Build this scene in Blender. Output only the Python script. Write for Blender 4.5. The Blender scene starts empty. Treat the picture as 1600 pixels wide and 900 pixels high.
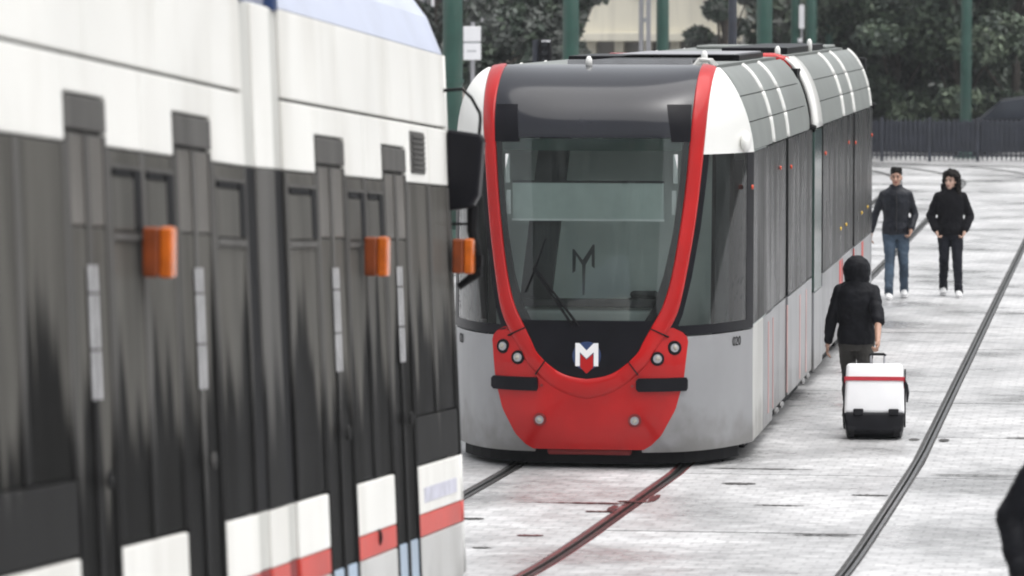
import bpy, math, random
import numpy as np
from mathutils import Vector, Matrix
random.seed(7); RNG = np.random.default_rng(7)
S = bpy.context.scene; COL = S.collection
rad = math.radians

# ---------------------------------------------------------------- camera, sky, sun, exposure
cd = bpy.data.cameras.new('camera'); camo = bpy.data.objects.new('camera', cd); COL.objects.link(camo)
cd.sensor_width = 36; cd.lens = 36*6900/1600; cd.clip_start = .5; cd.clip_end = 3000
camo.location = (0, 0, 3.82); camo.rotation_euler = (rad(90-3.6487), 0, rad(8.0674))
cd.dof.use_dof = True; cd.dof.focus_distance = 39; cd.dof.aperture_fstop = 3.6
S.camera = camo
W = bpy.data.worlds.new('World'); S.world = W; W.use_nodes = True
wn = W.node_tree.nodes; wl = W.node_tree.links
sky = wn.new('ShaderNodeTexSky'); sky.sky_type = 'NISHITA'; sky.sun_disc = False
SUN_EL, SUN_AZ = 74, 100          # azimuth of the sun, from +Y towards +X
sky.sun_elevation = rad(SUN_EL); sky.sun_rotation = rad(SUN_AZ); sky.air_density = 1.0; sky.dust_density = 4.0; sky.ozone_density = 1.0
hs = wn.new('ShaderNodeHueSaturation'); hs.inputs['Saturation'].default_value = .16
wl.new(sky.outputs[0], hs.inputs['Color']); wl.new(hs.outputs[0], wn['Background'].inputs['Color'])
wn['Background'].inputs['Strength'].default_value = .15
sd = bpy.data.lights.new('sun', 'SUN'); sd.energy = 1.5; sd.angle = rad(90); sd.color = (1, .975, .95)
so = bpy.data.objects.new('sun', sd); COL.objects.link(so); so.location = (0, 0, 40)
_d = Vector((math.sin(rad(SUN_AZ))*math.cos(rad(SUN_EL)), math.cos(rad(SUN_AZ))*math.cos(rad(SUN_EL)), math.sin(rad(SUN_EL))))
so.rotation_euler = _d.to_track_quat('Z', 'Y').to_euler()
vs = S.view_settings; vs.view_transform = 'Standard'; vs.look = 'None'; vs.gamma = 1; vs.use_curve_mapping = False
vs.exposure = 0.62
S.cycles.filter_width = 2.0

# ---------------------------------------------------------------- materials
def srgb(r, g, b):
    f = lambda c: (c/255/12.92 if c <= 10 else ((c/255+.055)/1.055)**2.4)
    return (f(r), f(g), f(b), 1)
M = {}
def pm(name, col, rough=.5, metal=0., var=.12, scale=3., streak=0., bump=0., bscale=40., coat=0., spec=.5, rvar=0., dirt=None, painted_refl=None, grime=None):
    """principled with colour variation, optional vertical grime streaks and fine relief"""
    m = bpy.data.materials.new(name); m.use_nodes = True
    n = m.node_tree.nodes; l = m.node_tree.links; b = n['Principled BSDF']
    if len(col) == 3: col = (*col, 1)
    b.inputs['Roughness'].default_value = rough; b.inputs['Metallic'].default_value = metal
    b.inputs['Coat Weight'].default_value = coat; b.inputs['Coat Roughness'].default_value = .06
    b.inputs['Specular IOR Level'].default_value = spec
    tc = n.new('ShaderNodeTexCoord'); nz = n.new('ShaderNodeTexNoise')
    nz.inputs['Scale'].default_value = scale; nz.inputs['Detail'].default_value = 6
    l.new(tc.outputs['Object'], nz.inputs['Vector'])
    rp = n.new('ShaderNodeMapRange'); rp.inputs[1].default_value = .3; rp.inputs[2].default_value = .7
    rp.inputs[3].default_value = 1-var; rp.inputs[4].default_value = 1+var
    l.new(nz.outputs['Fac'], rp.inputs[0])
    mx = n.new('ShaderNodeMix'); mx.data_type = 'RGBA'; mx.blend_type = 'MULTIPLY'; mx.inputs[0].default_value = 1
    mx.inputs[6].default_value = col; l.new(rp.outputs[0], mx.inputs[7])
    out = mx.outputs[2]
    if streak:
        mp = n.new('ShaderNodeMapping'); mp.inputs['Scale'].default_value = (4, 1.3, .28); l.new(tc.outputs['Object'], mp.inputs[0])
        n2 = n.new('ShaderNodeTexNoise'); n2.inputs['Scale'].default_value = 1.6; n2.inputs['Detail'].default_value = 5; l.new(mp.outputs[0], n2.inputs['Vector'])
        r2 = n.new('ShaderNodeMapRange'); r2.inputs[1].default_value = .45; r2.inputs[2].default_value = .75; r2.inputs[3].default_value = 0; r2.inputs[4].default_value = streak
        l.new(n2.outputs['Fac'], r2.inputs[0])
        m2 = n.new('ShaderNodeMix'); m2.data_type = 'RGBA'; m2.inputs[7].default_value = dirt or (.16, .15, .135, 1)
        l.new(r2.outputs[0], m2.inputs[0]); l.new(out, m2.inputs[6]); out = m2.outputs[2]
        if rvar:
            r3 = n.new('ShaderNodeMapRange'); r3.inputs[1].default_value = .35; r3.inputs[2].default_value = .7
            r3.inputs[3].default_value = rough; r3.inputs[4].default_value = rough+rvar
            l.new(n2.outputs['Fac'], r3.inputs[0]); l.new(r3.outputs[0], b.inputs['Roughness'])
    if painted_refl:                                   # street and sky reflection painted in: pale above, dark below, ragged edge between
        z0, z1, fc = painted_refl
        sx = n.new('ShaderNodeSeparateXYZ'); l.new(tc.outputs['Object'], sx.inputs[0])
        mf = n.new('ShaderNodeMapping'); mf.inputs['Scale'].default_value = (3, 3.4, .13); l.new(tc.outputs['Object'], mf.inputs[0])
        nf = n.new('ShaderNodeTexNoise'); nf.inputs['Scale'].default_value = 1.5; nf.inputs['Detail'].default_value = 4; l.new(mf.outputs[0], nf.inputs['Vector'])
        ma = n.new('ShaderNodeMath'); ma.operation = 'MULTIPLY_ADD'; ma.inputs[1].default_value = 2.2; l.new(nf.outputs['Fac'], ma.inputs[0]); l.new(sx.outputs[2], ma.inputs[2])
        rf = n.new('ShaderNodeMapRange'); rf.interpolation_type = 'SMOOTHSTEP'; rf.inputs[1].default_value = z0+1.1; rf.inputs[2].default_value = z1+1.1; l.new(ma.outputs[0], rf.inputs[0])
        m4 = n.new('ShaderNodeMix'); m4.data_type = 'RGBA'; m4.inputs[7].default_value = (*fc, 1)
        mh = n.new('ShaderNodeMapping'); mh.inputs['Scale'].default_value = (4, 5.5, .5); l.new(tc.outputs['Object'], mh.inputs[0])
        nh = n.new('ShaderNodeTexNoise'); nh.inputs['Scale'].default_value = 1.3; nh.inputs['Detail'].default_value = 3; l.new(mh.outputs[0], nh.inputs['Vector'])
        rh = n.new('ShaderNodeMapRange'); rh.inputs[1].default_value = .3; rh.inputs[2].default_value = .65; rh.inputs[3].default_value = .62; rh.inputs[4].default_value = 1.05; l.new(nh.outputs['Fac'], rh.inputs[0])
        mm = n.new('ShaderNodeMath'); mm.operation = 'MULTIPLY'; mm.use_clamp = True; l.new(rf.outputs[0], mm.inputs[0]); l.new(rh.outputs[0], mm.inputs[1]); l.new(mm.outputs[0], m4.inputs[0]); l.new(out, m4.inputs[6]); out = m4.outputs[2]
    if grime:                                  # splashed road dirt along the bottom edge
        gz, ga = grime
        sg_ = n.new('ShaderNodeSeparateXYZ'); l.new(tc.outputs['Object'], sg_.inputs[0])
        ng = n.new('ShaderNodeTexNoise'); ng.inputs['Scale'].default_value = 3.5; ng.inputs['Detail'].default_value = 7; l.new(tc.outputs['Object'], ng.inputs['Vector'])
        mg = n.new('ShaderNodeMath'); mg.operation = 'MULTIPLY_ADD'; mg.inputs[1].default_value = .9; mg.inputs[2].default_value = -.45; l.new(ng.outputs['Fac'], mg.inputs[0])
        m5 = n.new('ShaderNodeMath'); m5.operation = 'ADD'; l.new(mg.outputs[0], m5.inputs[0]); l.new(sg_.outputs[2], m5.inputs[1])
        rg_ = n.new('ShaderNodeMapRange'); rg_.interpolation_type = 'SMOOTHSTEP'; rg_.inputs[1].default_value = gz; rg_.inputs[2].default_value = gz-.45; rg_.inputs[3].default_value = 0; rg_.inputs[4].default_value = ga; l.new(m5.outputs[0], rg_.inputs[0])
        m6 = n.new('ShaderNodeMix'); m6.data_type = 'RGBA'; m6.inputs[7].default_value = (.10, .092, .08, 1); l.new(rg_.outputs[0], m6.inputs[0]); l.new(out, m6.inputs[6]); out = m6.outputs[2]
    l.new(out, b.inputs['Base Color'])
    if bump:
        n3 = n.new('ShaderNodeTexNoise'); n3.inputs['Scale'].default_value = bscale; n3.inputs['Detail'].default_value = 4; l.new(tc.outputs['Object'], n3.inputs['Vector'])
        bp = n.new('ShaderNodeBump'); bp.inputs['Strength'].default_value = bump; bp.inputs['Distance'].default_value = .02
        l.new(n3.outputs['Fac'], bp.inputs['Height']); l.new(bp.outputs[0], b.inputs['Normal'])
    M[name] = m
    return m
pm('tram_grey', (.275, .278, .287), .38, .1, .10, 1.2, .12, coat=.15, rvar=.1, grime=(.55, .6))
pm('tram_pale', (.50, .50, .48), .45, 0, .08, 1.5, .25, grime=(.5, .55))
pm('tram_white', (.80, .80, .77), .35, 0, .04, 1.5, .06, coat=.3)
pm('old_white', (.78, .775, .74), .5, 0, .07, .8, .5, dirt=(.50, .48, .43, 1))
pm('old_grey', (.50, .50, .49), .5, 0, .08, 1.2, .35, grime=(.55, .35))
pm('fold_shaded', (.52, .52, .49), .7, 0, .08, 1.2, .2)
pm('lavender_roof', (.50, .54, .66), .35, 0, .06, 1, .15)  # sky reflection on the glossy roof put into the base colour
pm('red', (.42, .006, .006), .26, 0, .14, 2.5, .0, coat=.2, spec=.3)
pm('red_strip', (.55, .05, .035), .45, 0, .12, 2, .2)
pm('dark_red', (.20, .012, .012), .6, 0, .2, 3)
pm('pink_edge', (.55, .34, .33), .5, 0, .2, 3, .4)
pm('black_gloss', (.012, .013, .016), .16, 0, .2, 2, .0, coat=.2)
pm('black_satin', (.0075, .0075, .010), .35, 0, .2, 4, spec=.12)
pm('visor', (.010, .011, .016), .14, 0, .2, 2, spec=.45, coat=.12)
pm('rubber', (.005, .005, .006), .65, 0, .2, 6, spec=.15)
pm('under', (.012, .012, .012), .85, 0, .3, 5, spec=.1)
pm('window', (.020, .021, .021), .2, 0, .3, 1.5, .6, rvar=.2, dirt=(.036, .035, .034, 1), spec=.06)
pm('old_window', (.006, .006, .006), .34, 0, .35, .9, .3, rvar=.15, dirt=(.018, .018, .016, 1), spec=.012, painted_refl=(1.55, 1.85, (.105, .101, .092)))
pm('door_dark', (.012, .012, .012), .34, 0, .3, 1.2, .3, rvar=.2, dirt=(.02, .02, .018, 1), spec=.012, painted_refl=(1.55, 1.9, (.105, .102, .094)))
pm('door_pale_refl', (.13, .122, .112), .35, 0, .25, 2, .4, dirt=(.06, .058, .052, 1), spec=.1)  # pale reflection at the door tops put into the colour
pm('frame_grey', (.022, .022, .022), .5, 0, .15, 3, .5, dirt=(.02, .02, .02, 1), spec=.02, painted_refl=(1.45, 1.9, (.12, .117, .112)))
pm('teal_glass', (.05, .085, .075), .12, 0, .25, 2, .3)
pm('roof_silver', (.19, .205, .195), .5, .05, .10, 1.5, .25, dirt=(.16, .16, .15, 1))
pm('chrome', (.62, .62, .62), .15, 1, .05)
pm('lens', (.40, .38, .33), .12, .2, .3, 60)
pm('orange', (.58, .125, .008), .25, 0, .25, 12, coat=.5)
pm('orange_shaded', (.22, .045, .008), .4, 0, .3, 10)  # darker half of the side lamps, with its shading put into the colour
pm('tail_red', (.55, .06, .02), .25, 0, .2, 12)
pm('amber', (.7, .45, .05), .25, 0, .2, 12)
pm('cab_wall', (.50, .545, .53), .7, 0, .1, 2)
pm('cab_dark', (.03, .032, .035), .6, 0, .2, 5)
pm('blind', (.56, .62, .60), .7, 0, .05, 8)
pm('logo_blue', (.02, .045, .13), .35, 0, .1)
pm('logo_white', (.85, .85, .85), .4, 0, .02)
pm('step_blue', (.40, .50, .62), .4, .2, .1, 2, .3)
pm('rail_steel', (.20, .20, .20), .28, .9, .3, 8)
pm('rail_groove', (.025, .024, .023), .7, 0, .4, 10)
pm('rail_filler', (.045, .044, .043), .75, 0, .5, 9, bump=.3)
pm('rail_filler_red', (.11, .022, .022), .7, 0, .5, 6, bump=.3)  # reddish filler along the near stretch of one rail
pm('stain_red', (.07, .006, .006), .6, 0, .5, 9)
pm('stain_dark', (.06, .058, .056), .7, 0, .5, 9)
pm('mast_green', (.022, .075, .058), .45, .1, .2, 2, .25)
pm('mast_grey', (.36, .36, .38), .45, .5, .1, 3, .2)
pm('fence_dark', (.026, .030, .042), .6, .0, .3, 4)
pm('fence_panel', (.036, .041, .056), .7, .0, .3, 3)
pm('bark', (.05, .042, .035), .9, 0, .3, 8, bump=.6)
pm('leaf_dark', (.030, .046, .032), .55, 0, .35, 1.2)
pm('leaf_mid', (.060, .086, .054), .55, 0, .35, 1.2)
pm('leaf_pale', (.12, .155, .10), .55, 0, .3, 1.5)
pm('leaf_grey', (.075, .085, .075), .6, 0, .35, 1.2)
pm('earth', (.035, .036, .03), .95, 0, .4, 1.5, bump=.5, bscale=6)
pm('cream_wall', (.80, .76, .64), .8, 0, .06, .6, .15)
pm('grey_wall', (.33, .32, .31), .8, 0, .1, .8, .2)
pm('stone_front', (.20, .19, .175), .85, 0, .15, .5, .2)
pm('pink_wall', (.60, .52, .47), .8, 0, .08, .8, .15)
pm('blue_glass', (.03, .035, .045), .15, 0, .3, 1.5)
pm('sign_white', (.80, .80, .82), .4, 0, .04)
pm('reflector', (.44, .44, .45), .4, 0, .2, 8)
pm('sign_grey', (.35, .36, .38), .5, 0, .1)
pm('car_paint', (.025, .027, .033), .2, .2, .1, 2, coat=.8)
pm('skin', (.42, .245, .175), .5, 0, .08, 14)
pm('skin_pale', (.55, .36, .28), .5, 0, .08, 14)
pm('hair', (.008, .007, .006), .6, 0, .3, 30, bump=.6, bscale=60, spec=.15)
pm('hair_brown', (.009, .007, .006), .6, 0, .3, 30, bump=.8, bscale=45, spec=.12)
pm('leather', (.011, .0125, .018), .38, 0, .3, 9, bump=.5, bscale=9, spec=.2)
pm('hoodie', (.006, .006, .008), .85, 0, .3, 9, bump=.5, bscale=8, spec=.12)
pm('coat_black', (.007, .0075, .010), .6, 0, .3, 9, bump=.5, bscale=9, spec=.12)
pm('jeans', (.032, .055, .085), .8, 0, .45, 5, .0, bump=.5, bscale=10)
pm('trousers_black', (.011, .012, .017), .8, 0, .3, 7, bump=.4, bscale=9, spec=.12)
pm('trousers_olive', (.040, .038, .034), .8, 0, .3, 7, bump=.4, bscale=9)
pm('shoe_white', (.72, .72, .72), .5, 0, .08, 12)
pm('shoe_black', (.02, .02, .022), .5, 0, .2, 12)
pm('case_white', (.80, .80, .81), .3, 0, .03, 6, coat=.4)
pm('case_black', (.008, .008, .010), .4, 0, .2, 8, spec=.15)
pm('strap_red', (.42, .015, .03), .7, 0, .15, 20)
pm('sticker', (.52, .52, .60), .5, 0, .15, 10)

def glass_mat(name, tint, refl=.06, rough=.02):
    m = bpy.data.materials.new(name); m.use_nodes = True
    n = m.node_tree.nodes; l = m.node_tree.links; n.remove(n['Principled BSDF'])
    t = n.new('ShaderNodeBsdfTransparent'); t.inputs[0].default_value = (*tint, 1)
    g = n.new('ShaderNodeBsdfGlossy'); g.inputs['Roughness'].default_value = rough; g.inputs[0].default_value = (1, 1, 1, 1)
    fr = n.new('ShaderNodeFresnel'); fr.inputs[0].default_value = 1.52
    ad = n.new('ShaderNodeMath'); ad.operation = 'ADD'; ad.inputs[1].default_value = refl; ad.use_clamp = True
    tc = n.new('ShaderNodeTexCoord'); mp = n.new('ShaderNodeMapping'); mp.inputs['Scale'].default_value = (6, 6, .5); l.new(tc.outputs['Object'], mp.inputs[0])
    nz = n.new('ShaderNodeTexNoise'); nz.inputs['Scale'].default_value = 2.5; nz.inputs['Detail'].default_value = 5; l.new(mp.outputs[0], nz.inputs['Vector'])
    df = n.new('ShaderNodeBsdfDiffuse'); df.inputs[0].default_value = (.45, .5, .48, 1)
    r2 = n.new('ShaderNodeMapRange'); r2.inputs[1].default_value = .45; r2.inputs[2].default_value = .8; r2.inputs[3].default_value = .004; r2.inputs[4].default_value = .05
    l.new(nz.outputs['Fac'], r2.inputs[0])
    m0 = n.new('ShaderNodeMixShader'); l.new(r2.outputs[0], m0.inputs[0]); l.new(t.outputs[0], m0.inputs[1]); l.new(df.outputs[0], m0.inputs[2])
    mx = n.new('ShaderNodeMixShader'); l.new(fr.outputs[0], ad.inputs[0]); l.new(ad.outputs[0], mx.inputs[0])
    l.new(m0.outputs[0], mx.inputs[1]); l.new(g.outputs[0], mx.inputs[2]); l.new(mx.outputs[0], n['Material Output'].inputs[0])
    M[name] = m
glass_mat('cab_glass', (.80, .87, .85), .0)

def ground_mat(name, pavers=True):
    m = bpy.data.materials.new(name); m.use_nodes = True
    n = m.node_tree.nodes; l = m.node_tree.links; b = n['Principled BSDF']
    tc = n.new('ShaderNodeTexCoord')
    mp = n.new('ShaderNodeMapping'); l.new(tc.outputs['Object'], mp.inputs[0])
    br = n.new('ShaderNodeTexBrick'); br.inputs['Scale'].default_value = 1; br.inputs['Brick Width'].default_value = .16; br.inputs['Row Height'].default_value = .16
    br.inputs['Mortar Size'].default_value = .014; br.inputs['Mortar Smooth'].default_value = .4
    br.inputs['Color1'].default_value = (.545, .545, .545, 1); br.inputs['Color2'].default_value = (.49, .49, .493, 1); br.inputs['Mortar'].default_value = (.43, .43, .433, 1)
    l.new(mp.outputs[0], br.inputs['Vector'])
    na = n.new('ShaderNodeTexNoise'); na.inputs['Scale'].default_value = .55; na.inputs['Detail'].default_value = 7; na.inputs['Roughness'].default_value = .6
    l.new(tc.outputs['Object'], na.inputs['Vector'])
    ra = n.new('ShaderNodeMapRange'); ra.inputs[1].default_value = .33; ra.inputs[2].default_value = .68; ra.inputs[3].default_value = .68; ra.inputs[4].default_value = 1.10
    l.new(na.outputs['Fac'], ra.inputs[0])
    mx = n.new('ShaderNodeMix'); mx.data_type = 'RGBA'; mx.blend_type = 'MULTIPLY'; mx.inputs[0].default_value = 1
    l.new(br.outputs['Color'], mx.inputs[6]); l.new(ra.outputs[0], mx.inputs[7])
    nb = n.new('ShaderNodeTexNoise'); nb.inputs['Scale'].default_value = 5; nb.inputs['Detail'].default_value = 5
    l.new(tc.outputs['Object'], nb.inputs['Vector'])
    rb = n.new('ShaderNodeMapRange'); rb.inputs[1].default_value = .3; rb.inputs[2].default_value = .7; rb.inputs[3].default_value = .74; rb.inputs[4].default_value = 1.12
    l.new(nb.outputs['Fac'], rb.inputs[0])
    m2 = n.new('ShaderNodeMix'); m2.data_type = 'RGBA'; m2.blend_type = 'MULTIPLY'; m2.inputs[0].default_value = 1
    l.new(mx.outputs[2], m2.inputs[6]); l.new(rb.outputs[0], m2.inputs[7]); l.new(m2.outputs[2], b.inputs['Base Color'])
    rr = n.new('ShaderNodeMapRange'); rr.inputs[1].default_value = .35; rr.inputs[2].default_value = .62; rr.inputs[3].default_value = .2; rr.inputs[4].default_value = .55
    l.new(na.outputs['Fac'], rr.inputs[0]); l.new(rr.outputs[0], b.inputs['Roughness'])
    bp = n.new('ShaderNodeBump'); bp.inputs['Strength'].default_value = .14; bp.inputs['Distance'].default_value = .008
    ad = n.new('ShaderNodeMath'); ad.operation = 'MULTIPLY_ADD'; ad.inputs[1].default_value = -1.2
    l.new(br.outputs['Fac'], ad.inputs[0]); l.new(nb.outputs['Fac'], ad.inputs[2]); l.new(ad.outputs[0], bp.inputs['Height']); l.new(bp.outputs[0], b.inputs['Normal'])
    M[name] = m
ground_mat('paving')

# ---------------------------------------------------------------- helpers
class MB:
    def __init__(s): s.v = []; s.f = []
    def add(s, vs, fs):
        o = len(s.v); s.v += [tuple(p) for p in vs]; s.f += [tuple(i+o for i in f) for f in fs]
    def box(s, x0, x1, y0, y1, z0, z1, mat=None):
        vs = [(x, y, z) for z in (z0, z1) for y in (y0, y1) for x in (x0, x1)]
        if mat: vs = [mat @ Vector(p) for p in vs]
        s.add(vs, [(0, 2, 3, 1), (4, 5, 7, 6), (0, 1, 5, 4), (2, 6, 7, 3), (0, 4, 6, 2), (1, 3, 7, 5)]); return s
    def tube(s, pts, rs, n=10, caps=True):
        pts = [Vector(p) for p in pts]
        if not hasattr(rs, '__len__'): rs = [rs]*len(pts)
        vs = []; fs = []
        t0 = (pts[1]-pts[0]).normalized(); a = t0.orthogonal().normalized()
        for i, p in enumerate(pts):
            t = (pts[min(i+1, len(pts)-1)]-pts[max(i-1, 0)]).normalized()
            a = (a-t*a.dot(t)).normalized(); b = t.cross(a)
            for k in range(n):
                q = 2*math.pi*k/n; vs.append(p+(a*math.cos(q)+b*math.sin(q))*rs[i])
        for i in range(len(pts)-1):
            for k in range(n):
                k2 = (k+1) % n; fs.append((i*n+k, i*n+k2, (i+1)*n+k2, (i+1)*n+k))
        if caps: fs += [tuple(reversed(range(n))), tuple(range((len(pts)-1)*n, len(pts)*n))]
        s.add(vs, fs); return s
    def prism(s, poly, d0, d1, axis='y'):
        n = len(poly); mk = {'y': lambda p, d: (p[0], d, p[1]), 'z': lambda p, d: (p[0], p[1], d), 'x': lambda p, d: (d, p[0], p[1])}[axis]
        s.add([mk(p, d0) for p in poly]+[mk(p, d1) for p in poly],
              [tuple(range(n)), tuple(range(2*n-1, n-1, -1))]+[((i+1) % n, i, i+n, (i+1) % n+n) for i in range(n)]); return s
    def grid(s, P, nu, nv):
        """P[i][j] rows of points, open sheet"""
        vs = [p for r in P for p in r]
        s.add(vs, [(i*nv+j, i*nv+j+1, (i+1)*nv+j+1, (i+1)*nv+j) for i in range(nu-1) for j in range(nv-1)]); return s
    def slab(s, A, B):
        """closed shell between two equal grids A (outside) and B (inside)"""
        nu = len(A); nv = len(A[0]); o = nu*nv
        vs = [p for r in A for p in r]+[p for r in B for p in r]; fs = []
        for i in range(nu-1):
            for j in range(nv-1):
                a = i*nv+j; fs += [(a, a+1, a+nv+1, a+nv), (o+a, o+a+nv, o+a+nv+1, o+a+1)]
        ed = [(0, j) for j in range(nv)]+[(i, nv-1) for i in range(1, nu)]+[(nu-1, j) for j in range(nv-2, -1, -1)]+[(i, 0) for i in range(nu-2, 0, -1)]
        ix = [i*nv+j for i, j in ed]
        for k in range(len(ix)):
            a, b = ix[k], ix[(k+1) % len(ix)]; fs.append((a, o+a, o+b, b))
        s.add(vs, fs); return s
    def ball(s, c, r, rot=None, nu=12, nv=8):
        c = Vector(c); r = (r, r, r) if not hasattr(r, '__len__') else r; vs = []; fs = []
        for i in range(nv+1):
            th = math.pi*i/nv
            for j in range(nu):
                ph = 2*math.pi*j/nu; p = Vector((r[0]*math.sin(th)*math.cos(ph), r[1]*math.sin(th)*math.sin(ph), r[2]*math.cos(th)))
                vs.append(c+(rot @ p if rot else p))
        for i in range(nv):
            for j in range(nu):
                j2 = (j+1) % nu; fs.append((i*nu+j, (i+1)*nu+j, (i+1)*nu+j2, i*nu+j2))
        s.add(vs, fs); return s
    def cap(s, a, b, ra, rb, n=12):
        """tapered capsule"""
        a = Vector(a); b = Vector(b); d = (b-a).normalized(); pts = []; rs = []
        for k in range(5):
            q = math.pi/2*(k+.15)/4.15 if k else .12; pts.append(a-d*ra*math.cos(q)); rs.append(ra*math.sin(q))
        for k in range(1, 4): pts.append(a.lerp(b, k/4)); rs.append(ra+(rb-ra)*k/4)
        for k in range(4, -1, -1):
            q = math.pi/2*(k+.15)/4.15 if k else .12; pts.append(b+d*rb*math.cos(q)); rs.append(rb*math.sin(q))
        s.tube(pts, rs, n); return s
    def loft(s, rings, n=18):
        """rings: (centre, rx, ry) stacked, horizontal ellipses"""
        vs = []; fs = []
        for c, rx, ry in rings:
            for k in range(n):
                q = 2*math.pi*k/n; vs.append((c[0]+rx*math.cos(q), c[1]+ry*math.sin(q), c[2]))
        for i in range(len(rings)-1):
            for k in range(n):
                k2 = (k+1) % n; fs.append((i*n+k, i*n+k2, (i+1)*n+k2, (i+1)*n+k))
        fs += [tuple(reversed(range(n))), tuple(range((len(rings)-1)*n, len(rings)*n))]
        s.add(vs, fs); return s
    def mesh(s, name):
        me = bpy.data.meshes.new(name); me.from_pydata(s.v, [], s.f); me.update(); return me
    def build(s, name, mat, parent=None, smooth=False, bevel=0, loc=None):
        me = s.mesh(name); me.materials.append(M[mat])
        if smooth: me.polygons.foreach_set('use_smooth', [True]*len(me.polygons))
        o = bpy.data.objects.new(name, me); COL.objects.link(o)
        if parent: o.parent = parent
        if loc: o.location = loc
        if bevel:
            b = o.modifiers.new('bevel', 'BEVEL'); b.width = bevel; b.segments = 2; b.limit_method = 'ANGLE'
        return o
def box(name, mat, parent, x0, x1, y0, y1, z0, z1, bevel=0): return MB().box(x0, x1, y0, y1, z0, z1).build(name, mat, parent, bevel=bevel)
def tag(o, label, cat=None, group=None, kind=None):
    if label: o['label'] = label
    if cat: o['category'] = cat
    if group: o['group'] = group
    if kind: o['kind'] = kind
    return o
def empty(name, loc, label, cat, group=None, rot=None):
    o = bpy.data.objects.new(name, None); COL.objects.link(o); o.location = loc; o.empty_display_size = .2
    if rot: o.rotation_euler = rot
    return tag(o, label, cat, group)
def fused(name, mb, mat, parent, voxel=.012, smooth=5, disp=0., dscale=.12):
    """one continuous organic surface out of overlapping volumes"""
    me = mb.mesh('tmp'); o = bpy.data.objects.new('tmp', me); COL.objects.link(o)
    r = o.modifiers.new('r', 'REMESH'); r.mode = 'VOXEL'; r.voxel_size = voxel; r.use_smooth_shade = True
    sm = o.modifiers.new('s', 'SMOOTH'); sm.iterations = smooth; sm.factor = .5
    if disp:
        t = bpy.data.textures.new('folds', 'CLOUDS'); t.noise_scale = dscale; t.noise_depth = 2
        d = o.modifiers.new('d', 'DISPLACE'); d.texture = t; d.strength = disp; d.mid_level = .5; d.texture_coords = 'LOCAL'
    dg = bpy.context.evaluated_depsgraph_get(); ev = o.evaluated_get(dg)
    me2 = bpy.data.meshes.new_from_object(ev); me2.name = name
    bpy.data.objects.remove(o); bpy.data.meshes.remove(me)
    me2.materials.clear(); me2.materials.append(M[mat])
    me2.polygons.foreach_set('use_smooth', [True]*len(me2.polygons))
    q = bpy.data.objects.new(name, me2); COL.objects.link(q)
    if parent: q.parent = parent
    return q
def lerp_tab(tab, z):
    if z <= tab[0][0]: return tab[0][1]
    for (a, b), (c, d) in zip(tab, tab[1:]):
        if z <= c: return b+(d-b)*(z-a)/(c-a)
    return tab[-1][1]
def catmull(P, k=4):
    P = [Vector(p) for p in P]; Q = [2*P[0]-P[1]]+P+[2*P[-1]-P[-2]]; out = []
    for i in range(1, len(Q)-2):
        for j in range(k):
            t = j/k; a, b, c, d = Q[i-1], Q[i], Q[i+1], Q[i+2]
            out.append(.5*((2*b)+(c-a)*t+(2*a-5*b+4*c-d)*t*t+(3*b-a-3*c+d)*t**3))
    return out+[P[-1]]

# ---------------------------------------------------------------- the ground: a level square, rising towards the camera
def zg(y):
    t = (29.2-max(y, -2.))/.8
    sp = .8*(math.log1p(math.exp(t)) if t < 30 else t)
    return .0553*sp if y < 33 else 0.
def bend_main(y): return -.0412*(36-y) if 26 <= y < 36 else (-.412-.02*(26-y) if y < 26 else 0)
def bend_right(y): return -.0165*(37-y) if y < 37 else 0
YS = [-80, -20, 0]+[y*1. for y in range(4, 34)]+[36, 60, 120, 200, 300]
XS = [-200, -90, -30, -10, 0, 10, 30, 90, 200]
g = MB(); g.grid([[(x, y, zg(y)-.055) for x in XS] for y in YS], len(YS), len(XS))
ground = tag(g.build('ground', 'rail_filler'), 'dark bedding under the pale paved square', kind='structure')

def strip(mb, xl, xr, y0, y1, z1, z0, n):
    A = []; B = []
    for i in range(n+1):
        y = y0+(y1-y0)*i/n; a, b = xl(y), xr(y)
        A.append([(a, y, zg(y)+z1), (b, y, zg(y)+z1)]); B.append([(a, y, zg(y)+z0), (b, y, zg(y)+z0)])
    A = [[r[1], r[0]] for r in A]; B = [[r[1], r[0]] for r in B]
    mb.slab(A, B)
RM = (-5.115, -3.725); RR = (-1.80, -.41); GM = .0723; GR = .0561      # rail centres, half gap
lanes = [(lambda y: -22, lambda y: -13.6, 6.0, 28.4), (lambda y: -13.585, lambda y: -9.2, 4.0, 30.1), (lambda y: -9.185, lambda y: RM[0]-GM+bend_main(y), 4.0, 29.4),
         (lambda y: RM[0]+GM+bend_main(y), lambda y: RM[1]-GM+bend_main(y), 4.0, 31.9),
         (lambda y: RM[1]+GM+bend_main(y), lambda y: RR[0]-GR+bend_right(y), 4.0, 31.85),
         (lambda y: RR[0]+GR+bend_right(y), lambda y: RR[1]-GR+bend_right(y), 3.4, 32.4),
         (lambda y: RR[1]+GR+bend_right(y), lambda y: 3.2, 4.0, 33.2), (lambda y: 3.215, lambda y: 9.5, 6.0, 30.5)]
Y_END = 93.0
for xl, xr, step, y0 in lanes:
    ys = [y0]
    while ys[0] > 8: ys.insert(0, ys[0]-step)
    while ys[-1] < Y_END-1: ys.append(ys[-1]+step)
    ys[-1] = Y_END
    for a, b in zip(ys, ys[1:]):
        n = 6 if a < 36 else 1
        h = random.uniform(-.004, .004) if b > 27 else 0
        mb = MB(); strip(mb, xl, xr, a+.011, b-.011, h, -.05, n)
        mb.build('paving_slab', 'paving', ground)
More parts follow.
